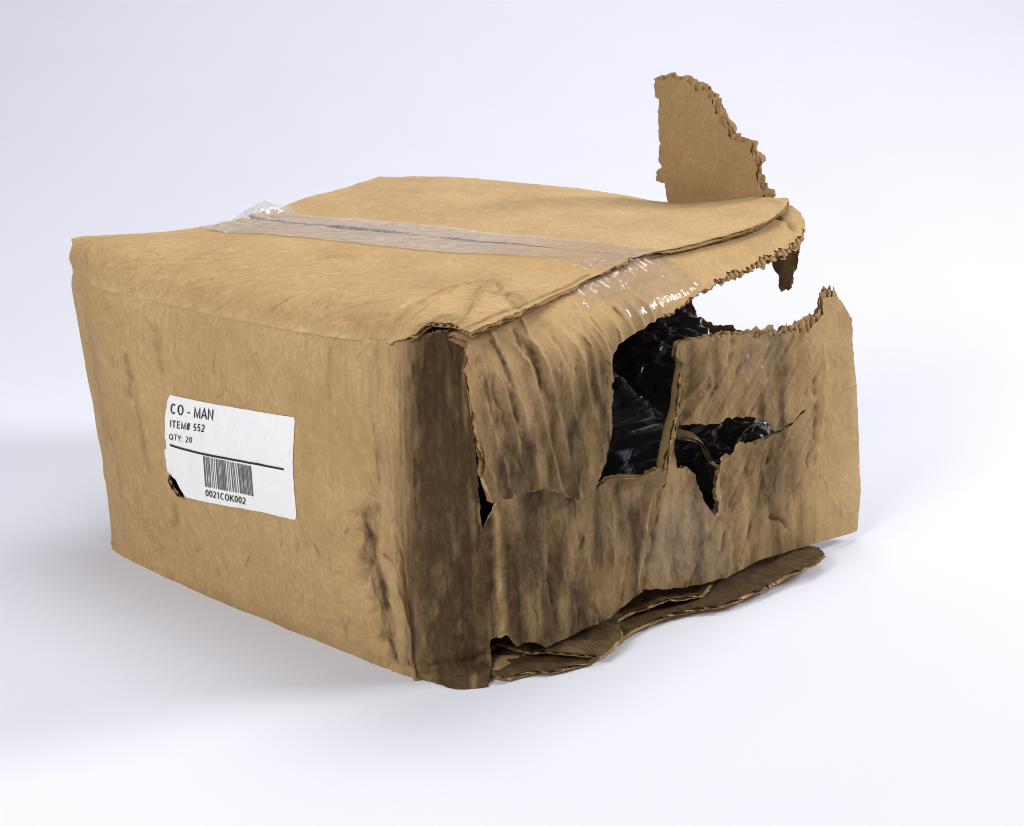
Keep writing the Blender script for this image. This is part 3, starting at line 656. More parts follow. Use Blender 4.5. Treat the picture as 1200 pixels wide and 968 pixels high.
KRAFT = (0.53, 0.352, 0.166)
M_side = cardboard('kraft_liner_side', KRAFT, grime=.05, line=.07)
M_top = cardboard('kraft_liner_top', (0.55, 0.365, 0.172), grime=.0, line=.02, rot=1.57, streak=-.65)
M_rear = cardboard('kraft_liner_rear_top', (0.565, 0.383, 0.193), grime=.0, line=.03, rot=1.57)
M_end = cardboard('kraft_liner_end', KRAFT, grime=.10, line=.02, rot=.24)
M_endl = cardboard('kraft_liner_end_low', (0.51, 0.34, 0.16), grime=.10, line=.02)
M_inner = cardboard('kraft_inner_liner', (0.43, 0.28, 0.137), grime=.0, line=.05)
M_core = cardboard('kraft_core', (0.48, 0.31, 0.14), grime=.0, line=.0)


def plain(name, c, rough=.6, spec=.3, dark=.96):
    m, t, p, out = nt(name)
    n = t.nodes.new('ShaderNodeTexNoise')
    n.inputs['Scale'].default_value = 60
    n.inputs['Detail'].default_value = 4
    r = t.nodes.new('ShaderNodeMix')
    r.data_type = 'RGBA'
    r.inputs[6].default_value = (*c, 1)
    r.inputs[7].default_value = (*[x * dark for x in c], 1)
    t.links.new(n.outputs['Fac'], r.inputs[0])
    t.links.new(r.outputs[2], p.inputs['Base Color'])
    p.inputs['Roughness'].default_value = rough
    p.inputs['Specular IOR Level'].default_value = spec
    return m


M_label = plain('white_label_paper', (0.82, 0.82, 0.815), .42, .4, .93)
_t = M_label.node_tree
_p = _t.nodes['Principled BSDF']
_mix = [n for n in _t.nodes if n.type == 'MIX'][0]
_uv = _t.nodes.new('ShaderNodeUVMap')
_uv.uv_map = 'UVMap'
_m1 = _t.nodes.new('ShaderNodeMapping')
_m1.inputs['Scale'].default_value = (1, .3, 1)
_m1.inputs['Rotation'].default_value = (0, 0, .5)
_n1 = _t.nodes.new('ShaderNodeTexNoise')
_n1.inputs['Scale'].default_value = 150
_n1.inputs['Detail'].default_value = 6
_n1.inputs['Roughness'].default_value = .75
_r1 = _t.nodes.new('ShaderNodeMapRange')
_r1.inputs[1].default_value, _r1.inputs[2].default_value = .56, .74
_r1.inputs[4].default_value = .38
_x1 = _t.nodes.new('ShaderNodeMix')
_x1.data_type = 'RGBA'
_x1.inputs[7].default_value = (.42, .38, .33, 1)
_t.links.new(_uv.outputs[0], _m1.inputs[0])
_t.links.new(_m1.outputs[0], _n1.inputs[0])
_t.links.new(_n1.outputs['Fac'], _r1.inputs[0])
_t.links.new(_r1.outputs[0], _x1.inputs[0])
_t.links.new(_mix.outputs[2], _x1.inputs[6])
_t.links.new(_x1.outputs[2], _p.inputs['Base Color'])
M_ink = plain('black_label_ink', (0.018, 0.018, 0.020), .5)
M_grey_ink = plain('faded_label_ink', (0.10, 0.10, 0.11), .5)
M_back = plain('white_backdrop_paper', (0.69, 0.70, 0.785), .75, .25)


def tape_mat(name, haze, tint, gloss=.07, fade=False):
    m, t, p, out = nt(name)
    N, Lk = t.nodes, t.links
    tr = N.new('ShaderNodeBsdfTransparent')
    tr.inputs[0].default_value = (*tint, 1)
    p.inputs['Base Color'].default_value = (0.86, 0.835, 0.80, 1)
    p.inputs['Roughness'].default_value = 0.16
    p.inputs['Specular IOR Level'].default_value = 0.8
    uv = N.new('ShaderNodeUVMap')
    uv.uv_map = 'UVMap'
    n1 = N.new('ShaderNodeTexNoise')
    n1.inputs['Scale'].default_value = 130
    n1.inputs['Detail'].default_value = 3
    n1.inputs['Distortion'].default_value = 1.2
    n2 = N.new('ShaderNodeTexVoronoi')
    n2.feature = 'DISTANCE_TO_EDGE'
    n2.inputs['Scale'].default_value = 85 if fade else 48
    mp = N.new('ShaderNodeMapping')
    mp.inputs['Scale'].default_value = (.55, 1.0, 1) if fade else (1, .45, 1)
    Lk.new(uv.outputs[0], mp.inputs[0])
    Lk.new(mp.outputs[0], n1.inputs[0])
    Lk.new(mp.outputs[0], n2.inputs[0])
    ad = N.new('ShaderNodeMath')
    ad.operation = 'MULTIPLY_ADD'
    ad.inputs[1].default_value = 2.0
    Lk.new(n2.outputs['Distance'], ad.inputs[0])
    Lk.new(n1.outputs['Fac'], ad.inputs[2])
    bp = N.new('ShaderNodeBump')
    bp.inputs['Strength'].default_value = .8 if fade else .5
    bp.inputs['Distance'].default_value = .002
    Lk.new(ad.outputs[0], bp.inputs['Height'])
    Lk.new(bp.outputs[0], p.inputs['Normal'])
    gl = N.new('ShaderNodeBsdfGlossy')
    gl.inputs['Roughness'].default_value = .15
    Lk.new(bp.outputs[0], gl.inputs['Normal'])
    sx = N.new('ShaderNodeSeparateXYZ')
    Lk.new(uv.outputs[0], sx.inputs[0])
    fd = N.new('ShaderNodeMapRange')
    fd.inputs[1].default_value, fd.inputs[2].default_value = -.13, -.04
    fd.inputs[3].default_value, fd.inputs[4].default_value = 1.0, .22
    Lk.new(sx.outputs[0], fd.inputs[0])
    mr = N.new('ShaderNodeMapRange')
    mr.inputs[1].default_value, mr.inputs[2].default_value = .35, .75
    mr.inputs[3].default_value, mr.inputs[4].default_value = haze * .75, haze * 1.3
    Lk.new(n1.outputs['Fac'], mr.inputs[0])
    mx = N.new('ShaderNodeMixShader')
    fm = N.new('ShaderNodeMath')
    fm.operation = 'MULTIPLY'
    Lk.new(mr.outputs[0], fm.inputs[0])
    Lk.new(fd.outputs[0], fm.inputs[1])
    Lk.new((fm if fade else mr).outputs[0], mx.inputs[0])
    Lk.new(tr.outputs[0], mx.inputs[1])
    Lk.new(p.outputs[0], mx.inputs[2])
    m2 = N.new('ShaderNodeMixShader')
    m2.inputs[0].default_value = gloss
    Lk.new(mx.outputs[0], m2.inputs[1])
    Lk.new(gl.outputs[0], m2.inputs[2])
    Lk.new(m2.outputs[0], out.inputs['Surface'])
    return m


M_tape = tape_mat('clear_packing_tape', .30, (.95, .93, .91), .10, True)
M_tape_faint = tape_mat('clear_packing_tape_flat', .03, (.985, .97, .955), .02)
M_tape_clear = tape_mat('clear_packing_tape_thin', .05, (.985, .97, .95))

m, t, p, out = nt('black_plastic_film')
p.inputs['Base Color'].default_value = (0.020, 0.022, 0.030, 1)
p.inputs['Roughness'].default_value = 0.18
p.inputs['Specular IOR Level'].default_value = 0.6
tc = t.nodes.new('ShaderNodeTexCoord')
n1 = t.nodes.new('ShaderNodeTexNoise')
n1.inputs['Scale'].default_value = 26
n1.inputs['Detail'].default_value = 3
n1.inputs['Distortion'].default_value = .6
bp = t.nodes.new('ShaderNodeBump')
bp.inputs['Strength'].default_value = .4
bp.inputs['Distance'].default_value = .006
t.links.new(tc.outputs['Object'], n1.inputs[0])
t.links.new(n1.outputs['Fac'], bp.inputs['Height'])
t.links.new(bp.outputs[0], p.inputs['Normal'])
M_bag = m

# ------------------------------------------------------------------ the setting: white paper sweep
prof = [(-2.2, 0.0), (0.55, 0.0)]
for k in range(1, 65):
    a = math.pi / 2 * k / 64
    prof.append((0.55 + 2.6 * math.sin(a), 2.6 - 2.6 * math.cos(a)))
prof.append((3.15, 3.6))
fw2 = Vector((-0.6397, 0.7686, 0))
rt2 = Vector((0.7686, 0.6397, 0))
vs, fs = [], []
for d, z in prof:
    for w in np.linspace(-3.5, 3.5, 9):
        q = fw2 * d + rt2 * float(w) + Vector((-.15, .18, 0))
        vs.append((q.x * 1000, q.y * 1000, z * 1000))
for i in range(len(prof) - 1):
    for j in range(8):
        a = i * 9 + j
        fs.append((a, a + 1, a + 10, a + 9))
bd = mesh_obj('backdrop', np.array(vs), np.array(fs), M_back)
bd['kind'] = 'structure'
bd['label'] = 'seamless white paper backdrop curving up behind the box'

# ------------------------------------------------------------------ the box
box = bpy.data.objects.new('cardboard_box', None)
box.empty_display_size = .05
box.location = (0, 0, 0)
col.objects.link(box)
box['label'] = 'battered brown corrugated cardboard box with torn open end and white label'
box['category'] = 'cardboard box'

fA = surf('label_side')
SA = NETS['label_side']['S']
crA = creases('label_side')


def dispA(s, t):
    fold = smooth(s, SA[4] - 25, SA[5]) * (1 - smooth(t, 90, 150))
    d = 1.15 * crA(s, t) + 0.9 * fbm(s / 55, t / 70, 3, 3) + .35 * crumple(s, t, 40, 9) + fold * .8 * crumple(s * 1.6, t * .7, 24, 10) + .18 * fbm(s / 9, t / 12, 8, 3)
    d = d * (1 - smooth(t, 214, 231) * (1 - smooth(s, SA[5] - 6, SA[5] + 4)))
    d = d - np.clip(t - 214, 0, 19) ** 2 / 70 * (1 - smooth(s, SA[5] - 28, SA[5] - 4))
    strip = smooth(s, SA[5] - 25, SA[6])
    d += strip * .10 * np.sin(2 * np.pi * s / 6.4) + .10 * np.sin(2 * np.pi * s / 6.4) * smooth(noise(s / 40, t / 60, 12), 0, .6)
    return d


stA = strokes(DIRT_SHADE['label_side'])


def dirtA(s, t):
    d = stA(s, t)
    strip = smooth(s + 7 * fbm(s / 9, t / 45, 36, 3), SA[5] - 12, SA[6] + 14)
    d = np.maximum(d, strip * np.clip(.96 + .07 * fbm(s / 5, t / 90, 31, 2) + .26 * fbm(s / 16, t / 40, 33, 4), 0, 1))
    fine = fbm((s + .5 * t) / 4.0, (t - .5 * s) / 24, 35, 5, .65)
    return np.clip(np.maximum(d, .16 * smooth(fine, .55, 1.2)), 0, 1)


def scuffA(s, t):
    e = np.exp(-((232 - t) / 2.2) ** 2) * (.22 + .4 * noise(s / 9, t / 9, 81)) * (s < SA[5])
    f = np.exp(-((s - SA[5] - 3) / 2.0) ** 2) * .25 * smooth(noise(t / 14, s / 30, 82), -.3, .6)
    g = np.exp(-((s - SA[-1] + 1.0) / 1.0) ** 2) * .25
    return np.clip(e + f + g, 0, 1)


side = board('side_panel', 'label_side', fA, box, dispA, dirtA, scuffA, 1.05, 3.2, 1, 11, 0, (M_side, M_core, M_inner))
side['label'] = 'large tan side panel carrying the white label, with a grimy crushed corner strip'

fB = surf('front_top_flap')
crB = creases('front_top_flap')
stB = strokes(DIRT_SHADE['front_top_flap'])


def dispB(s, t):
    u, v = s * .72 + t * .69, -s * .69 + t * .72
    ripple = .28 * fbm(v / 6, u / 30, 22, 4) * smooth(t, 4, 20) * (1 - smooth(t, 70, 120))
    return (crB(s, t) + .8 * fbm(s / 50, t / 45, 21, 3) + ripple) * smooth(t, 0, 14)


def dirtB(s, t):
    u, v = s * .80 + t * .60, -s * .60 + t * .80
    k = smooth(fbm(v / 3.6, u / 34, 25, 5, .65), .1, 1.3) * (1 - smooth(t, 70, 140)) * .18
    return np.clip(np.maximum(stB(s, t), k), 0, .9)


def scuffB(s, t):
    return np.clip(np.exp(-(t / 2.0) ** 2) * (.25 + .4 * noise(s / 9, t / 9, 81)) * (s < 365), 0, 1)


def moveB(s, t, n, d):
    v = np.zeros((len(s), 3))
    v[:, 1] = 4.6 * (1 - smooth(t, 0, 16)) * (1 - smooth(s, 330, 356))
    return v


top1 = board('top_flap', 'front_top_flap', fB, box, dispB, dirtB, scuffB, 1.2, 3.2, 1, 23, 0, (M_top, M_core, M_inner), move=moveB)
top1['label'] = 'front half of the box top, rounded and wrinkled towards the labelled side'

fC = surf('rear_top_flap')
crC = creases('rear_top_flap')


def dispC(s, t):
    return crC(s, t) + .9 * fbm(s / 60, t / 40, 41, 3) + .15 * fbm(s / 18, t / 5, 42, 3)


stC = strokes(DIRT_SHADE['rear_top_flap'])
top2 = board('top_flap', 'rear_top_flap', fC, box, dispC, stC, None, 1.3, 3.2, 1, 29, 0, (M_rear, M_core, M_inner))
top2['label'] = 'rear half of the box top, flatter and cleaner, beyond the tape'

fD = surf('end_top_flap')
crD = creases('end_top_flap')
stD = strokes(DIRT_SHADE['end_top_flap'])


def dispD(s, t):
    a = .2355
    v = s * math.cos(a) - t * math.sin(a) + 1.5 * fbm(s / 30, t / 30, 55, 2)
    k = smooth(t, 26, 60) * (1 - smooth(s, 140, 185))
    v = v + 2.2 * noise(v / 13, t * 0, 77)
    wash = (1 - np.abs(np.sin(np.pi * v / 12.5))) ** 1.2
    return 1.1 * crD(s, t) + k * (3.8 * (wash - .35) * (.65 + .35 * noise(s / 25, t / 40, 56) + .4 * noise(v / 11 + .5, t * 0, 78))) + .8 * fbm(s / 40, t / 50, 57, 3) + k * .5 * crumple(s * 1.5, t * .8, 30, 58)


def moveD(s, t, n, d):
    # lower left corner and bottom edge curl outward a little
    c = (1 - smooth(s, 0, 30)) * smooth(t, 90, 150) * 5.0
    return n * c[:, None]



def scuffD(s, t):
    a = .2355
    v = s * math.cos(a) - t * math.sin(a) + 1.5 * fbm(s / 30, t / 30, 55, 2)
    k = smooth(t, 26, 60) * (1 - smooth(s, 140, 185))
    v = v + 2.2 * noise(v / 13, t * 0, 77)
    return .55 * k * smooth(1 - np.abs(np.sin(np.pi * v / 12.5)), .86, 1.0) * smooth(noise(s / 12, t / 30, 59), -.3, .5)


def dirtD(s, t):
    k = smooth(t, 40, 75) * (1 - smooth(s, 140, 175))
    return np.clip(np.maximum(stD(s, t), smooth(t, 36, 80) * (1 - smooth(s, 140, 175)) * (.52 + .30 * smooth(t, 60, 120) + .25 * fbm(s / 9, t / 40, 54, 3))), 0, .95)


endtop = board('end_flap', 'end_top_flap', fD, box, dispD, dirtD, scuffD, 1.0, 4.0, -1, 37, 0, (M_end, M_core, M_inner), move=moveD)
endtop['label'] = 'upper end flap with washboard creases, hanging over the torn hole'

fE = surf('end_lower_panel')
crE = creases('end_lower_panel')
stE = strokes(DIRT_SHADE['end_lower_panel'])
FL = np.array([q[:2] for q in OUT['end_lower_panel'][0][8:17]])


def dispE(s, t):
    up = smooth(s, 170, 215) * smooth(t, 60, 110)
    right = smooth(s, 330, 352)
    v = .7 * fbm(s / 12 + .3 * fbm(s / 30, t / 25, 67, 2), t / 60, 61, 2) + .5 * crumple(s * 1.6, t * .5, 38, 68)
    a = math.atan2(-59.0, -50.6)
    w = s * .651 - t * .759 + 1.5 * fbm(s / 45, t / 45, 65, 2)
    diag = (1 - np.abs(np.sin(np.pi * w / 8.5))) ** 1.4 - .4
    return (1.1 * crE(s, t) + (1 - right) * ((1 - up) * 1.1 * v + up * 2.1 * diag * (.85 + .3 * noise(s / 30, t / 30, 66)))
            + .9 * fbm(s / 50, t / 50, 62, 3) + right * .5 * crumple(s, t, 26, 63))


def moveE(s, t, n, d):
    out_ = np.zeros((len(s), 3))
    # the left edge of the standing piece is folded outward
    m = (s > 130) & (s < 235) & (t > 84) & (t < 205)
    if m.any():
        P = np.stack([s[m], t[m]], 1)
        r = seg_dist(P, FL[:-1], FL[1:])
        lim = np.interp(t[m], [104, 122, 141, 160, 177, 194, 205], [4, 10, 13, 12, 9, 6, 3])
        h = np.clip(lim - r, 0, 13)
        e_s = np.array([.17, .985, 0.0])
        out_[m] += n[m] * (.97 * h)[:, None] + e_s * (.72 * h)[:, None]
        # and the board behind the fold is pushed in
        g = np.exp(-((r - lim - 13) / 9) ** 2) * 7.0 * smooth(t[m], 112, 130) * (1 - .8 * smooth(t[m], 165, 203))
        out_[m] -= n[m] * g[:, None]
    return out_



def dirt_lightE(s, t):
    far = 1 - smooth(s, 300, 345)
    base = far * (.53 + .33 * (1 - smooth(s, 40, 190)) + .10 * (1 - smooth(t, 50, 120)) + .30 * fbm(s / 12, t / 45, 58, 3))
    return np.clip(np.maximum(stE(s, t), base), 0, .95) * (1 - .75 * ridge_light(s, t))


def ridge_light(s, t):
    # paints in the lit upright fold beside the corner; central fold paler too
    P = np.stack([s, t], 1)
    w = np.zeros(len(s))
    for k, q in ((0, 2.6), (5, 2.0)):
        pl = np.array(CREASE['end_lower_panel'][k][0], float)
        w = np.maximum(w, np.exp(-(seg_dist(P, pl[:-1], pl[1:]) / q) ** 2))
    return w * np.clip(.75 + .6 * noise(s / 8, t / 18, 119), 0, 1)


endlow = board('end_panel', 'end_lower_panel', fE, box, dispE, dirt_lightE, None, 1.0, 3.8, 1, 43, 0, (M_endl, M_core, M_inner), move=moveE)
endlow['label'] = 'crumpled lower end panel swung outward, ripped open across its middle'

fF = surf('fin')
fin = board('torn_flap', 'fin', fF, box, lambda s, t: .7 * fbm(s / 25, t / 25, 91, 3) + .12 * fbm(s / 5, t / 20, 92, 3),
            strokes(DIRT_SHADE['fin']), None, 1.2, 4.2, 1, 53, 0, (M_inner, M_core, M_rear), inner_res=1.6)
fin['label'] = 'ragged torn piece of board standing upright at the rear edge'

fK = surf('back_wall')
back = board('rear_panel', 'back_wall', fK, box, lambda s, t: .8 * fbm(s / 50, t / 50, 95, 3), None, None, 2.4, 3.2, -1, 59, 0,
             (M_side, M_core, M_inner))
rem = board('torn_scrap', 'remnant', fK, box, lambda s, t: 2.0 * fbm(s / 14, t / 14, 97, 3), None, None, 1.2, 3.2, -1, 61, 0,
            (M_side, M_core, M_inner), inner_res=1.5)
rem['label'] = 'small ragged scrap hanging under the far end of the lip'

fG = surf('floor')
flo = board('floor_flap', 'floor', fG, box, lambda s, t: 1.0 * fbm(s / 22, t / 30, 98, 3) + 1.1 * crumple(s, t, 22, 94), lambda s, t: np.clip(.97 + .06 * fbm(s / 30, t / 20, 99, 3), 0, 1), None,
            1.3, 2.4, -1, 67, 1, (M_endl, M_core, M_inner))  # near-even dark tone paints in the shade under the end panel
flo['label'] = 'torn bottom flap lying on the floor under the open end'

# second ply of the bottom flap, shorter and lifted
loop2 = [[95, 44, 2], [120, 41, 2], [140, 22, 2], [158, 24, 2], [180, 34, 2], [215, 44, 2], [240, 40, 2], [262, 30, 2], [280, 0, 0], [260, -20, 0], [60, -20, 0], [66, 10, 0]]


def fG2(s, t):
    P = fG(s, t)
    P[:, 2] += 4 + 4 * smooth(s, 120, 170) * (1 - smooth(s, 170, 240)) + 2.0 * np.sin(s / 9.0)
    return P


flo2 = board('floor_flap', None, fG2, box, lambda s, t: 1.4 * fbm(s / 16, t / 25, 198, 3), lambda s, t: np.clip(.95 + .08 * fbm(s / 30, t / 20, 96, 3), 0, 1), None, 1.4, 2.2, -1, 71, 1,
             (M_endl, M_core, M_inner), loops=[loop2])  # shade on this ply is painted in as a dark tone too
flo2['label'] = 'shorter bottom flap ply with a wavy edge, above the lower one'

# closed walls: far end and bottom
kw = [[16, 0, 0], [345, 0, 0], [343, 232, 0], [190, 218, 0], [60, 214, 0], [16, 205, 0]]
fL = lambda s, t: np.stack([-366 - 30 * smooth(s, 10, 90) - 5 * np.sin(np.pi * s / 350) - (t / 235) * 10 * (1 - smooth(s, 0, 60)), s * 1.0 + 4, t + 2.0], 1)
farend = board('end_panel', None, fL, box, None, None, None, 4, 3.2, -1, 73, 0, (M_side, M_core, M_inner), loops=[kw], inner_res=5, flute=False)
kw = [[-366, 3, 0], [-40, 7, 0], [0, 40, 0], [0, 396, 0], [-200, 370, 0], [-400, 348, 0]]
fBt = lambda s, t: np.stack([s, t, 4.6 + 0 * s], 1)
bottom = board('bottom_panel', None, fBt, box, None, None, None, 5, 3.0, 1, 79, 0, (M_inner, M_core, M_side), loops=[kw], inner_res=6, flute=False)

# curled strand of liner left across the gash
path = np.array([(14, 218, 124), (19, 224, 122.5), (22, 234, 117.5), (25, 240, 110), (27, 243, 101), (31, 246, 95), (38, 250, 93)], float)
K = np.linspace(0, 60, len(path))
stn = lambda s, t: hw(K, s) @ path + np.stack([-1.0 * t, .55 * t + 0 * s, .35 * t], 1)
strand = board('torn_strip', None, stn, endlow, None, strokes([([(0, 0), (60, 0)], 4, .25)]), None, 1.0, 1.8, 1, 83, 0,
               (M_core, M_core, M_inner), loops=[[[0, -4, 2], [60, -3, 2], [60, 4, 1], [0, 5, 1]]], inner_res=1.2, flute=False)
for c in list(strand.children):
    # keep to three levels: the strip carries its back liner in its own mesh
    bm_me = c.data
    c.parent = endlow
    c.name = 'torn_strip_back'

# ------------------------------------------------------------------ clear tape
NB, NC = NETS['front_top_flap'], NETS['rear_top_flap']


def top_h(x, y):
    """height of the box top at world x, y"""
    s = x + 404.0
    tb = np.interp(y, [0, 10, 25, 50, 85, 130, 170, 189], NB['T'])
    zb = fB(s, tb)[:, 2] + dispB(s, tb)
    edge = np.interp(x, [-404, -368, -300, -200, -100, -42, -6], [350, 357, 366, 372, 386, 396, 402])
    tc_ = 190 * (y - 191) / (edge - 191)
    zc = fC(s, tc_)[:, 2] + dispC(s, tc_)
    k = smooth(y, 186, 193)
    return zb * (1 - k) + zc * k


def fT(s, t):
    xx = np.maximum(s, -402)
    z = top_h(xx, t)
    over = np.clip(-402 - s, 0, 60)
    z = z - over * .55 + .8
    # loose end past the far edge, puckered into a fold
    loose = 1 - smooth(s, -412, -330)
    z = z + loose * (9.0 * np.exp(-((s + 398) / 13) ** 2 - ((t - 205) / 16) ** 2) + 3.0 * (1 - np.exp(-over / 8)) + 1.6 * fbm(s / 9, t / 11, 131, 3))
    z = z + .35 * np.abs(fbm(s / 14, t / 5, 133, 3))
    return np.stack([s, t + 0 * s, z], 1)


loop = [[-440, 160, 2], [-425, 150, 0], [-395, 137, 0], [-330, 128, 0], [-273, 129, 0], [-198, 131, 0], [-128, 138, 0], [-77, 151, 0], [-46, 160, 0],
        [-5, 152, 2], [-3, 222, 0], [-25, 213, 0], [-60, 215, 0], [-100, 214, 0], [-160, 212, 0], [-236, 214, 0], [-303, 206, 0], [-365, 212, 0],
        [-392, 228, 0], [-410, 222, 2], [-432, 190, 2]]
L0 = edge_loop(loop, 1.5, 141)
V, F, B0 = triangulate([L0], 1.3, 3)
tape = mesh_obj('packing_tape', fT(V[:, 0], V[:, 1]), F, M_tape, box, None, V)
tape['label'] = 'wrinkled clear packing tape along the seam of the box top'


def on(f, disp, lift, sign=1):
    def g(s, t):
        n = normals(f, s, t) * sign
        return f(s, t) + n * (disp(s, t) + lift)[:, None]
    return g


loop = [[122, 16, 0], [150, 15, 0], [209, 15, 0], [216, 34, 2], [222, 47, 2], [206, 50, 0], [192, 53, 1], [165, 55, 1], [140, 55, 1], [128, 46, 2], [122, 30, 2]]
L0 = edge_loop(loop, 1.3, 143)
V, F, B0 = triangulate([L0], 1.1, 3)


def tape_wr(s, t):
    v = s * .86 - t * .5
    return .55 + .5 * np.abs(fbm(v / 3.2, (s * .5 + t * .86) / 14, 151, 3))


g = on(fD, dispD, 0, -1)
P = g(V[:, 0], V[:, 1]) + normals(fD, V[:, 0], V[:, 1]) * -tape_wr(V[:, 0], V[:, 1])[:, None]
tp2 = mesh_obj('packing_tape', P, F, M_tape_clear, box, None, V, True)
tp2['label'] = 'glinting clear tape wrapped down over the end of the box'

# tape over the seam edge, joining the two
ys_ = np.linspace(118, 226, 120)
ks = np.linspace(0, 1, 14)
pts = []
for y in ys_:
    ya = np.array([y])
    a = np.array([-26, y, float(top_h(np.array([-26.0]), ya)[0]) + 1.2])
    b = np.array([-3, y, float(top_h(np.array([-8.0]), ya)[0]) + 1.0])
    c = g(np.array([y - 14.0]), np.array([34.0]))[0] + np.array([.7, 0, .7])
    for k in ks:
        q = (1 - k) ** 2 * a + 2 * k * (1 - k) * b + k * k * c
        w = .9 * float(fbm(np.array([y / 4]), np.array([k * 3]), 161, 3)[0])
        pts.append(q + np.array([.4 * w, 0, w]))
pts = np.array(pts)
fs = []
for i in range(len(ys_) - 1):
    lo_k, hi_k = 0, len(ks) - 1
    if ys_[i] < 150:
        lo_k = 5
    if ys_[i] > 208:
        lo_k, hi_k = 3, 10
    for j in range(lo_k, hi_k):
        a = i * len(ks) + j
        fs.append((a, a + len(ks), a + len(ks) + 1, a + 1))
uvt = np.array([(y, k * 40) for y in ys_ for k in ks])
tp3 = mesh_obj('packing_tape', pts, np.array(fs), M_tape_clear, box, None, uvt, True)
tp3['label'] = 'clear tape bridging the seam between top and end'

# tape on the standing piece of the end panel and a loose tab under it
loopF = [[262, 196, 0], [300, 193, 0], [313, 191, 2], [285, 158, 1], [268, 160, 1], [252, 164, 1], [250, 172, 0]]
V, F, B0 = triangulate([edge_loop(loopF, 1.3, 145)], 1.2, 3)
gE = on(fE, dispE, .5, 1)
tp4 = mesh_obj('packing_tape', gE(V[:, 0], V[:, 1]), F, M_tape_faint, box, None, V)
tp4['label'] = 'strip of clear tape on the standing torn piece'
loopG = [[152, 44, 0], [190, 36, 0], [206, 31, 2], [216, 24, 2], [236, 27, 2], [240, 40, 1], [228, 70, 1], [205, 88, 1], [192, 100, 0], [170, 100, 1], [156, 60, 0]]
V, F, B0 = triangulate([edge_loop(loopG, 1.3, 147)], 1.2, 3)
tp5 = mesh_obj('packing_tape', gE(V[:, 0], V[:, 1]), F, M_tape_faint, box, None, V)
tp5['label'] = 'clear tape over the crumpled middle of the end panel'

# ------------------------------------------------------------------ label with its print
gA = lambda lift: on(fA, lambda s, t: .55 * dispA(s, t) + .35, lift)


def stick(V, lift):
    n = normals(fA, V[:, 0], V[:, 1])
    return fA(V[:, 0], V[:, 1]) + n * (dispA(V[:, 0], V[:, 1]) + lift)[:, None]


lo = [[a, b, 0] for a, b in LABEL['outline']]
for i in range(7, 17):
    lo[i][2] = 3
V, F, B0 = triangulate([edge_loop(lo, 1.0, 171)], 1.2, 3)
label = mesh_obj('shipping_label', stick(V, .55), F, M_label, box, None, V)
label['label'] = 'white paper shipping label with torn lower left corner'


def bilinear(q, u, v):
    a, b, c, d = [np.array(x) for x in q]      # top left, top right, bottom right, bottom left
    return (a * (1 - u) + b * u) * (1 - v) + (d * (1 - u) + c * u) * v


def ink(name, quads, mat=M_ink, n=4):
    V, F = [], []
    for q in quads:
        b0 = len(V)
        for j in range(n + 1):
            for i in range(n + 1):
                V.append(bilinear(q, i / n, j / n))
        for j in range(n):
            for i in range(n):
                a = b0 + j * (n + 1) + i
                F.append((a, a + n + 1, a + n + 2, a + 1))
    V = np.array(V)
    return mesh_obj(name, stick(V, .95), np.array(F), mat, label, None, V)


ink('rule_line', [LABEL['rule']], n=14)
rng = random.Random(9)
bars, x = [], 0.0
while x < 1:
    w = rng.choice((.012, .012, .020, .030))
    if x + w > 1:
        break
    q = LABEL['bars']
    bars.append([bilinear(q, x, 0), bilinear(q, x + w, 0), bilinear(q, x + w, 1), bilinear(q, x, 1)])
    x += w + rng.choice((.012, .014, .020, .028))
ink('barcode', bars, M_grey_ink, n=2)


def arc(cx, cy, rx, ry, a0, a1, n=12):
    return [(cx + rx * math.cos(R(a0 + (a1 - a0) * k / n)), cy + ry * math.sin(R(a0 + (a1 - a0) * k / n))) for k in range(n + 1)]


# narrow grotesque letters: advance width and centre lines (cap height 1)
GLYPH = {
    'C': (.62, [arc(.31, .5, .25, .44, 48, 312, 20)]),
    'O': (.66, [arc(.33, .5, .26, .44, 0, 360, 24)]),
    'Q': (.66, [arc(.33, .5, .26, .44, 0, 360, 24), [(.38, .26), (.64, -.04)]]),
    '0': (.50, [arc(.25, .5, .18, .44, 0, 360, 22)]),
    '-': (.34, [[(.04, .38), (.30, .38)]]),
    ' ': (.22, []),
    'M': (.74, [[(.08, 0), (.08, .95), (.37, .08), (.66, .95), (.66, 0)]]),
    'A': (.60, [[(.02, 0), (.30, .96), (.58, 0)], [(.12, .32), (.48, .32)]]),
    'N': (.64, [[(.08, 0), (.08, .95), (.56, .05), (.56, 1)]]),
    'I': (.24, [[(.12, 0), (.12, 1)]]),
    'T': (.56, [[(.02, .94), (.54, .94)], [(.28, 0), (.28, .94)]]),
    'E': (.56, [[(.52, .06), (.09, .06), (.09, .94), (.50, .94)], [(.09, .51), (.47, .51)]]),
    '#': (.54, [[(.10, 0), (.20, 1)], [(.32, 0), (.42, 1)], [(.02, .32), (.49, .32)], [(.04, .68), (.52, .68)]]),
    '5': (.50, [[(.42, .94), (.14, .94), (.09, .50)] + arc(.24, .32, .19, .26, 130, -140, 14)]),
    '2': (.50, [arc(.25, .70, .18, .24, 165, -35, 10) + [(.07, .06), (.45, .06)]]),
    'Y': (.58, [[(.02, 1), (.29, .45), (.56, 1)], [(.29, .45), (.29, 0)]]),
    ':': (.24, [[(.12, .02), (.12, .14)], [(.12, .56), (.12, .68)]]),
    '1': (.50, [[(.10, .74), (.27, .93), (.27, 0)]]),
    'K': (.60, [[(.09, 0), (.09, 1)], [(.54, 1), (.10, .40)], [(.24, .58), (.57, 0)]]),
}
WEIGHT = (.135, .14, .11, .13)
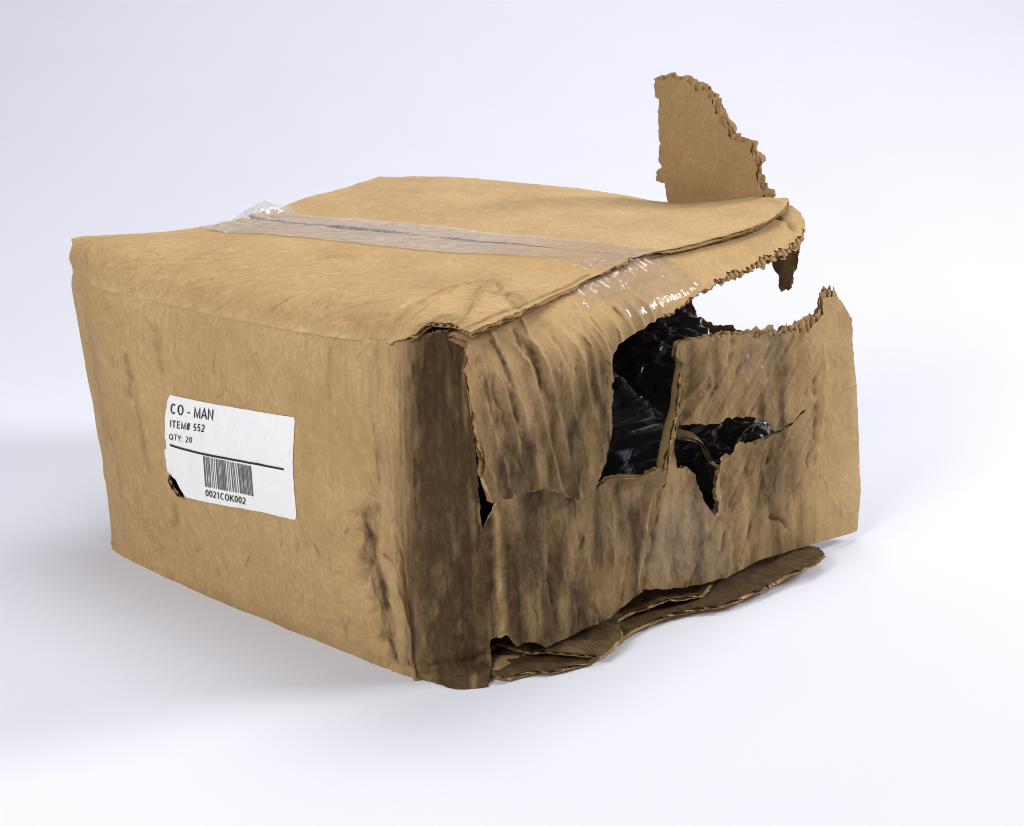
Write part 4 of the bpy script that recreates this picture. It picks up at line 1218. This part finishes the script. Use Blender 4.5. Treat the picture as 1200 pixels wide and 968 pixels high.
for k, (txt, (bl, br, tl)) in enumerate(LABEL['text']):
    V, F, x = [], [], 0.0
    hw_ = WEIGHT[k] / 2
    for ch in txt:
        adv, lines = GLYPH[ch]
        for li, pl in enumerate(lines):
            q = np.array(pl)
            q[:, 0] += x
            closed = np.allclose(q[0], q[-1])
            n = len(q)
            b0 = len(V)
            for i in range(n):
                p0 = q[i - 1] if i else (q[-2] if closed else q[0])
                p1 = q[i + 1] if i < n - 1 else (q[1] if closed else q[-1])
                d1 = (q[i] - p0) if np.linalg.norm(q[i] - p0) > 1e-6 else (p1 - q[i])
                d2 = (p1 - q[i]) if np.linalg.norm(p1 - q[i]) > 1e-6 else d1
                d1, d2 = d1 / np.linalg.norm(d1), d2 / np.linalg.norm(d2)
                nv = np.array([-d1[1] - d2[1], d1[0] + d2[0]])
                nv /= max(np.linalg.norm(nv), 1e-6)
                cs = max(.45, float(nv @ np.array([-d1[1], d1[0]])))
                z = .0006 * li
                V.append((*(q[i] + nv * hw_ / cs), z))
                V.append((*(q[i] - nv * hw_ / cs), z))
            for i in range(n - 1):
                a = b0 + 2 * i
                F.append((a, a + 1, a + 3, a + 2))
        x += adv + (.10, .15, .10, .08)[k]
    V = np.array(V)
    x0, x1 = V[:, 0].min(), V[:, 0].max()
    u, v = (V[:, 0] - x0) / (x1 - x0), V[:, 1]
    bl, br, tl = np.array(bl), np.array(br), np.array(tl)
    Q = bl + u[:, None] * (br - bl) + v[:, None] * (tl - bl)
    n3 = normals(fA, Q[:, 0], Q[:, 1])
    mesh_obj('lettering', stick(Q, .95) + n3 * (V[:, 2:3] * 60), np.array(F), M_ink, label, None, Q)

# ------------------------------------------------------------------ black plastic bag filling the box
nu, nv = 520, 260
U, W = np.meshgrid(np.linspace(0, 2 * np.pi, nu, endpoint=False), np.linspace(-np.pi / 2, np.pi / 2, nv), indexing='ij')
sp = lambda c, e: np.sign(c) * np.abs(c) ** e
ex = sp(np.cos(W), .35) * sp(np.cos(U), .35)
ey = sp(np.cos(W), .35) * sp(np.sin(U), .35)
ez = sp(np.sin(W), .45)
X = -202 + 180 * ex
Y = 205 + 186 * ey
hi_ = 60 + 38 * np.maximum(smooth(-X, 50, 230), .55 * smooth(Y, 240, 350) * smooth(-X, -10, 70))
Z = 10 + hi_ * (ez + 1)
X = X + np.clip(ex, 0, 1) ** 2 * 42 * smooth(Y, 120, 340)
ph = X * .7 + Z * .4
rid = lambda a, b, s: 1 - np.abs(fbm(a, b, s, 3, .55))
dis = -3 + 11 * crumple(Y + .3 * X, Z + .6 * X, 44, 301) + 6 * crumple(Y + Z, Z - .4 * Y + X, 21, 311) + 2.5 * crumple(Y - .3 * Z, Z + X, 10, 321)
nrm = np.stack([ex / 1.0, ey, ez], -1)
nrm /= np.maximum(np.linalg.norm(nrm, axis=-1), 1e-6)[..., None]
P = np.stack([X, Y, Z], -1) + nrm * dis[..., None]
P[..., 2] = np.maximum(P[..., 2], 9)
P[..., 0] = np.clip(P[..., 0], -392, np.interp(P[..., 1], [20, 60, 150, 300, 400], [-18, 2, 14, 42, 46]))
P[..., 1] = np.clip(P[..., 1], 12, np.interp(P[..., 0], [-404, -300, -200, -100, 0], [342, 358, 364, 378, 396]))
F = []
for i in range(nu):
    i2 = (i + 1) % nu
    for j in range(nv - 1):
        F.append((i * nv + j, i2 * nv + j, i2 * nv + j + 1, i * nv + j + 1))
bag = mesh_obj('plastic_bag', P.reshape(-1, 3), np.array(F), M_bag)
bag['label'] = 'glossy crumpled black plastic bag inside the torn box'
bag['category'] = 'plastic bag'
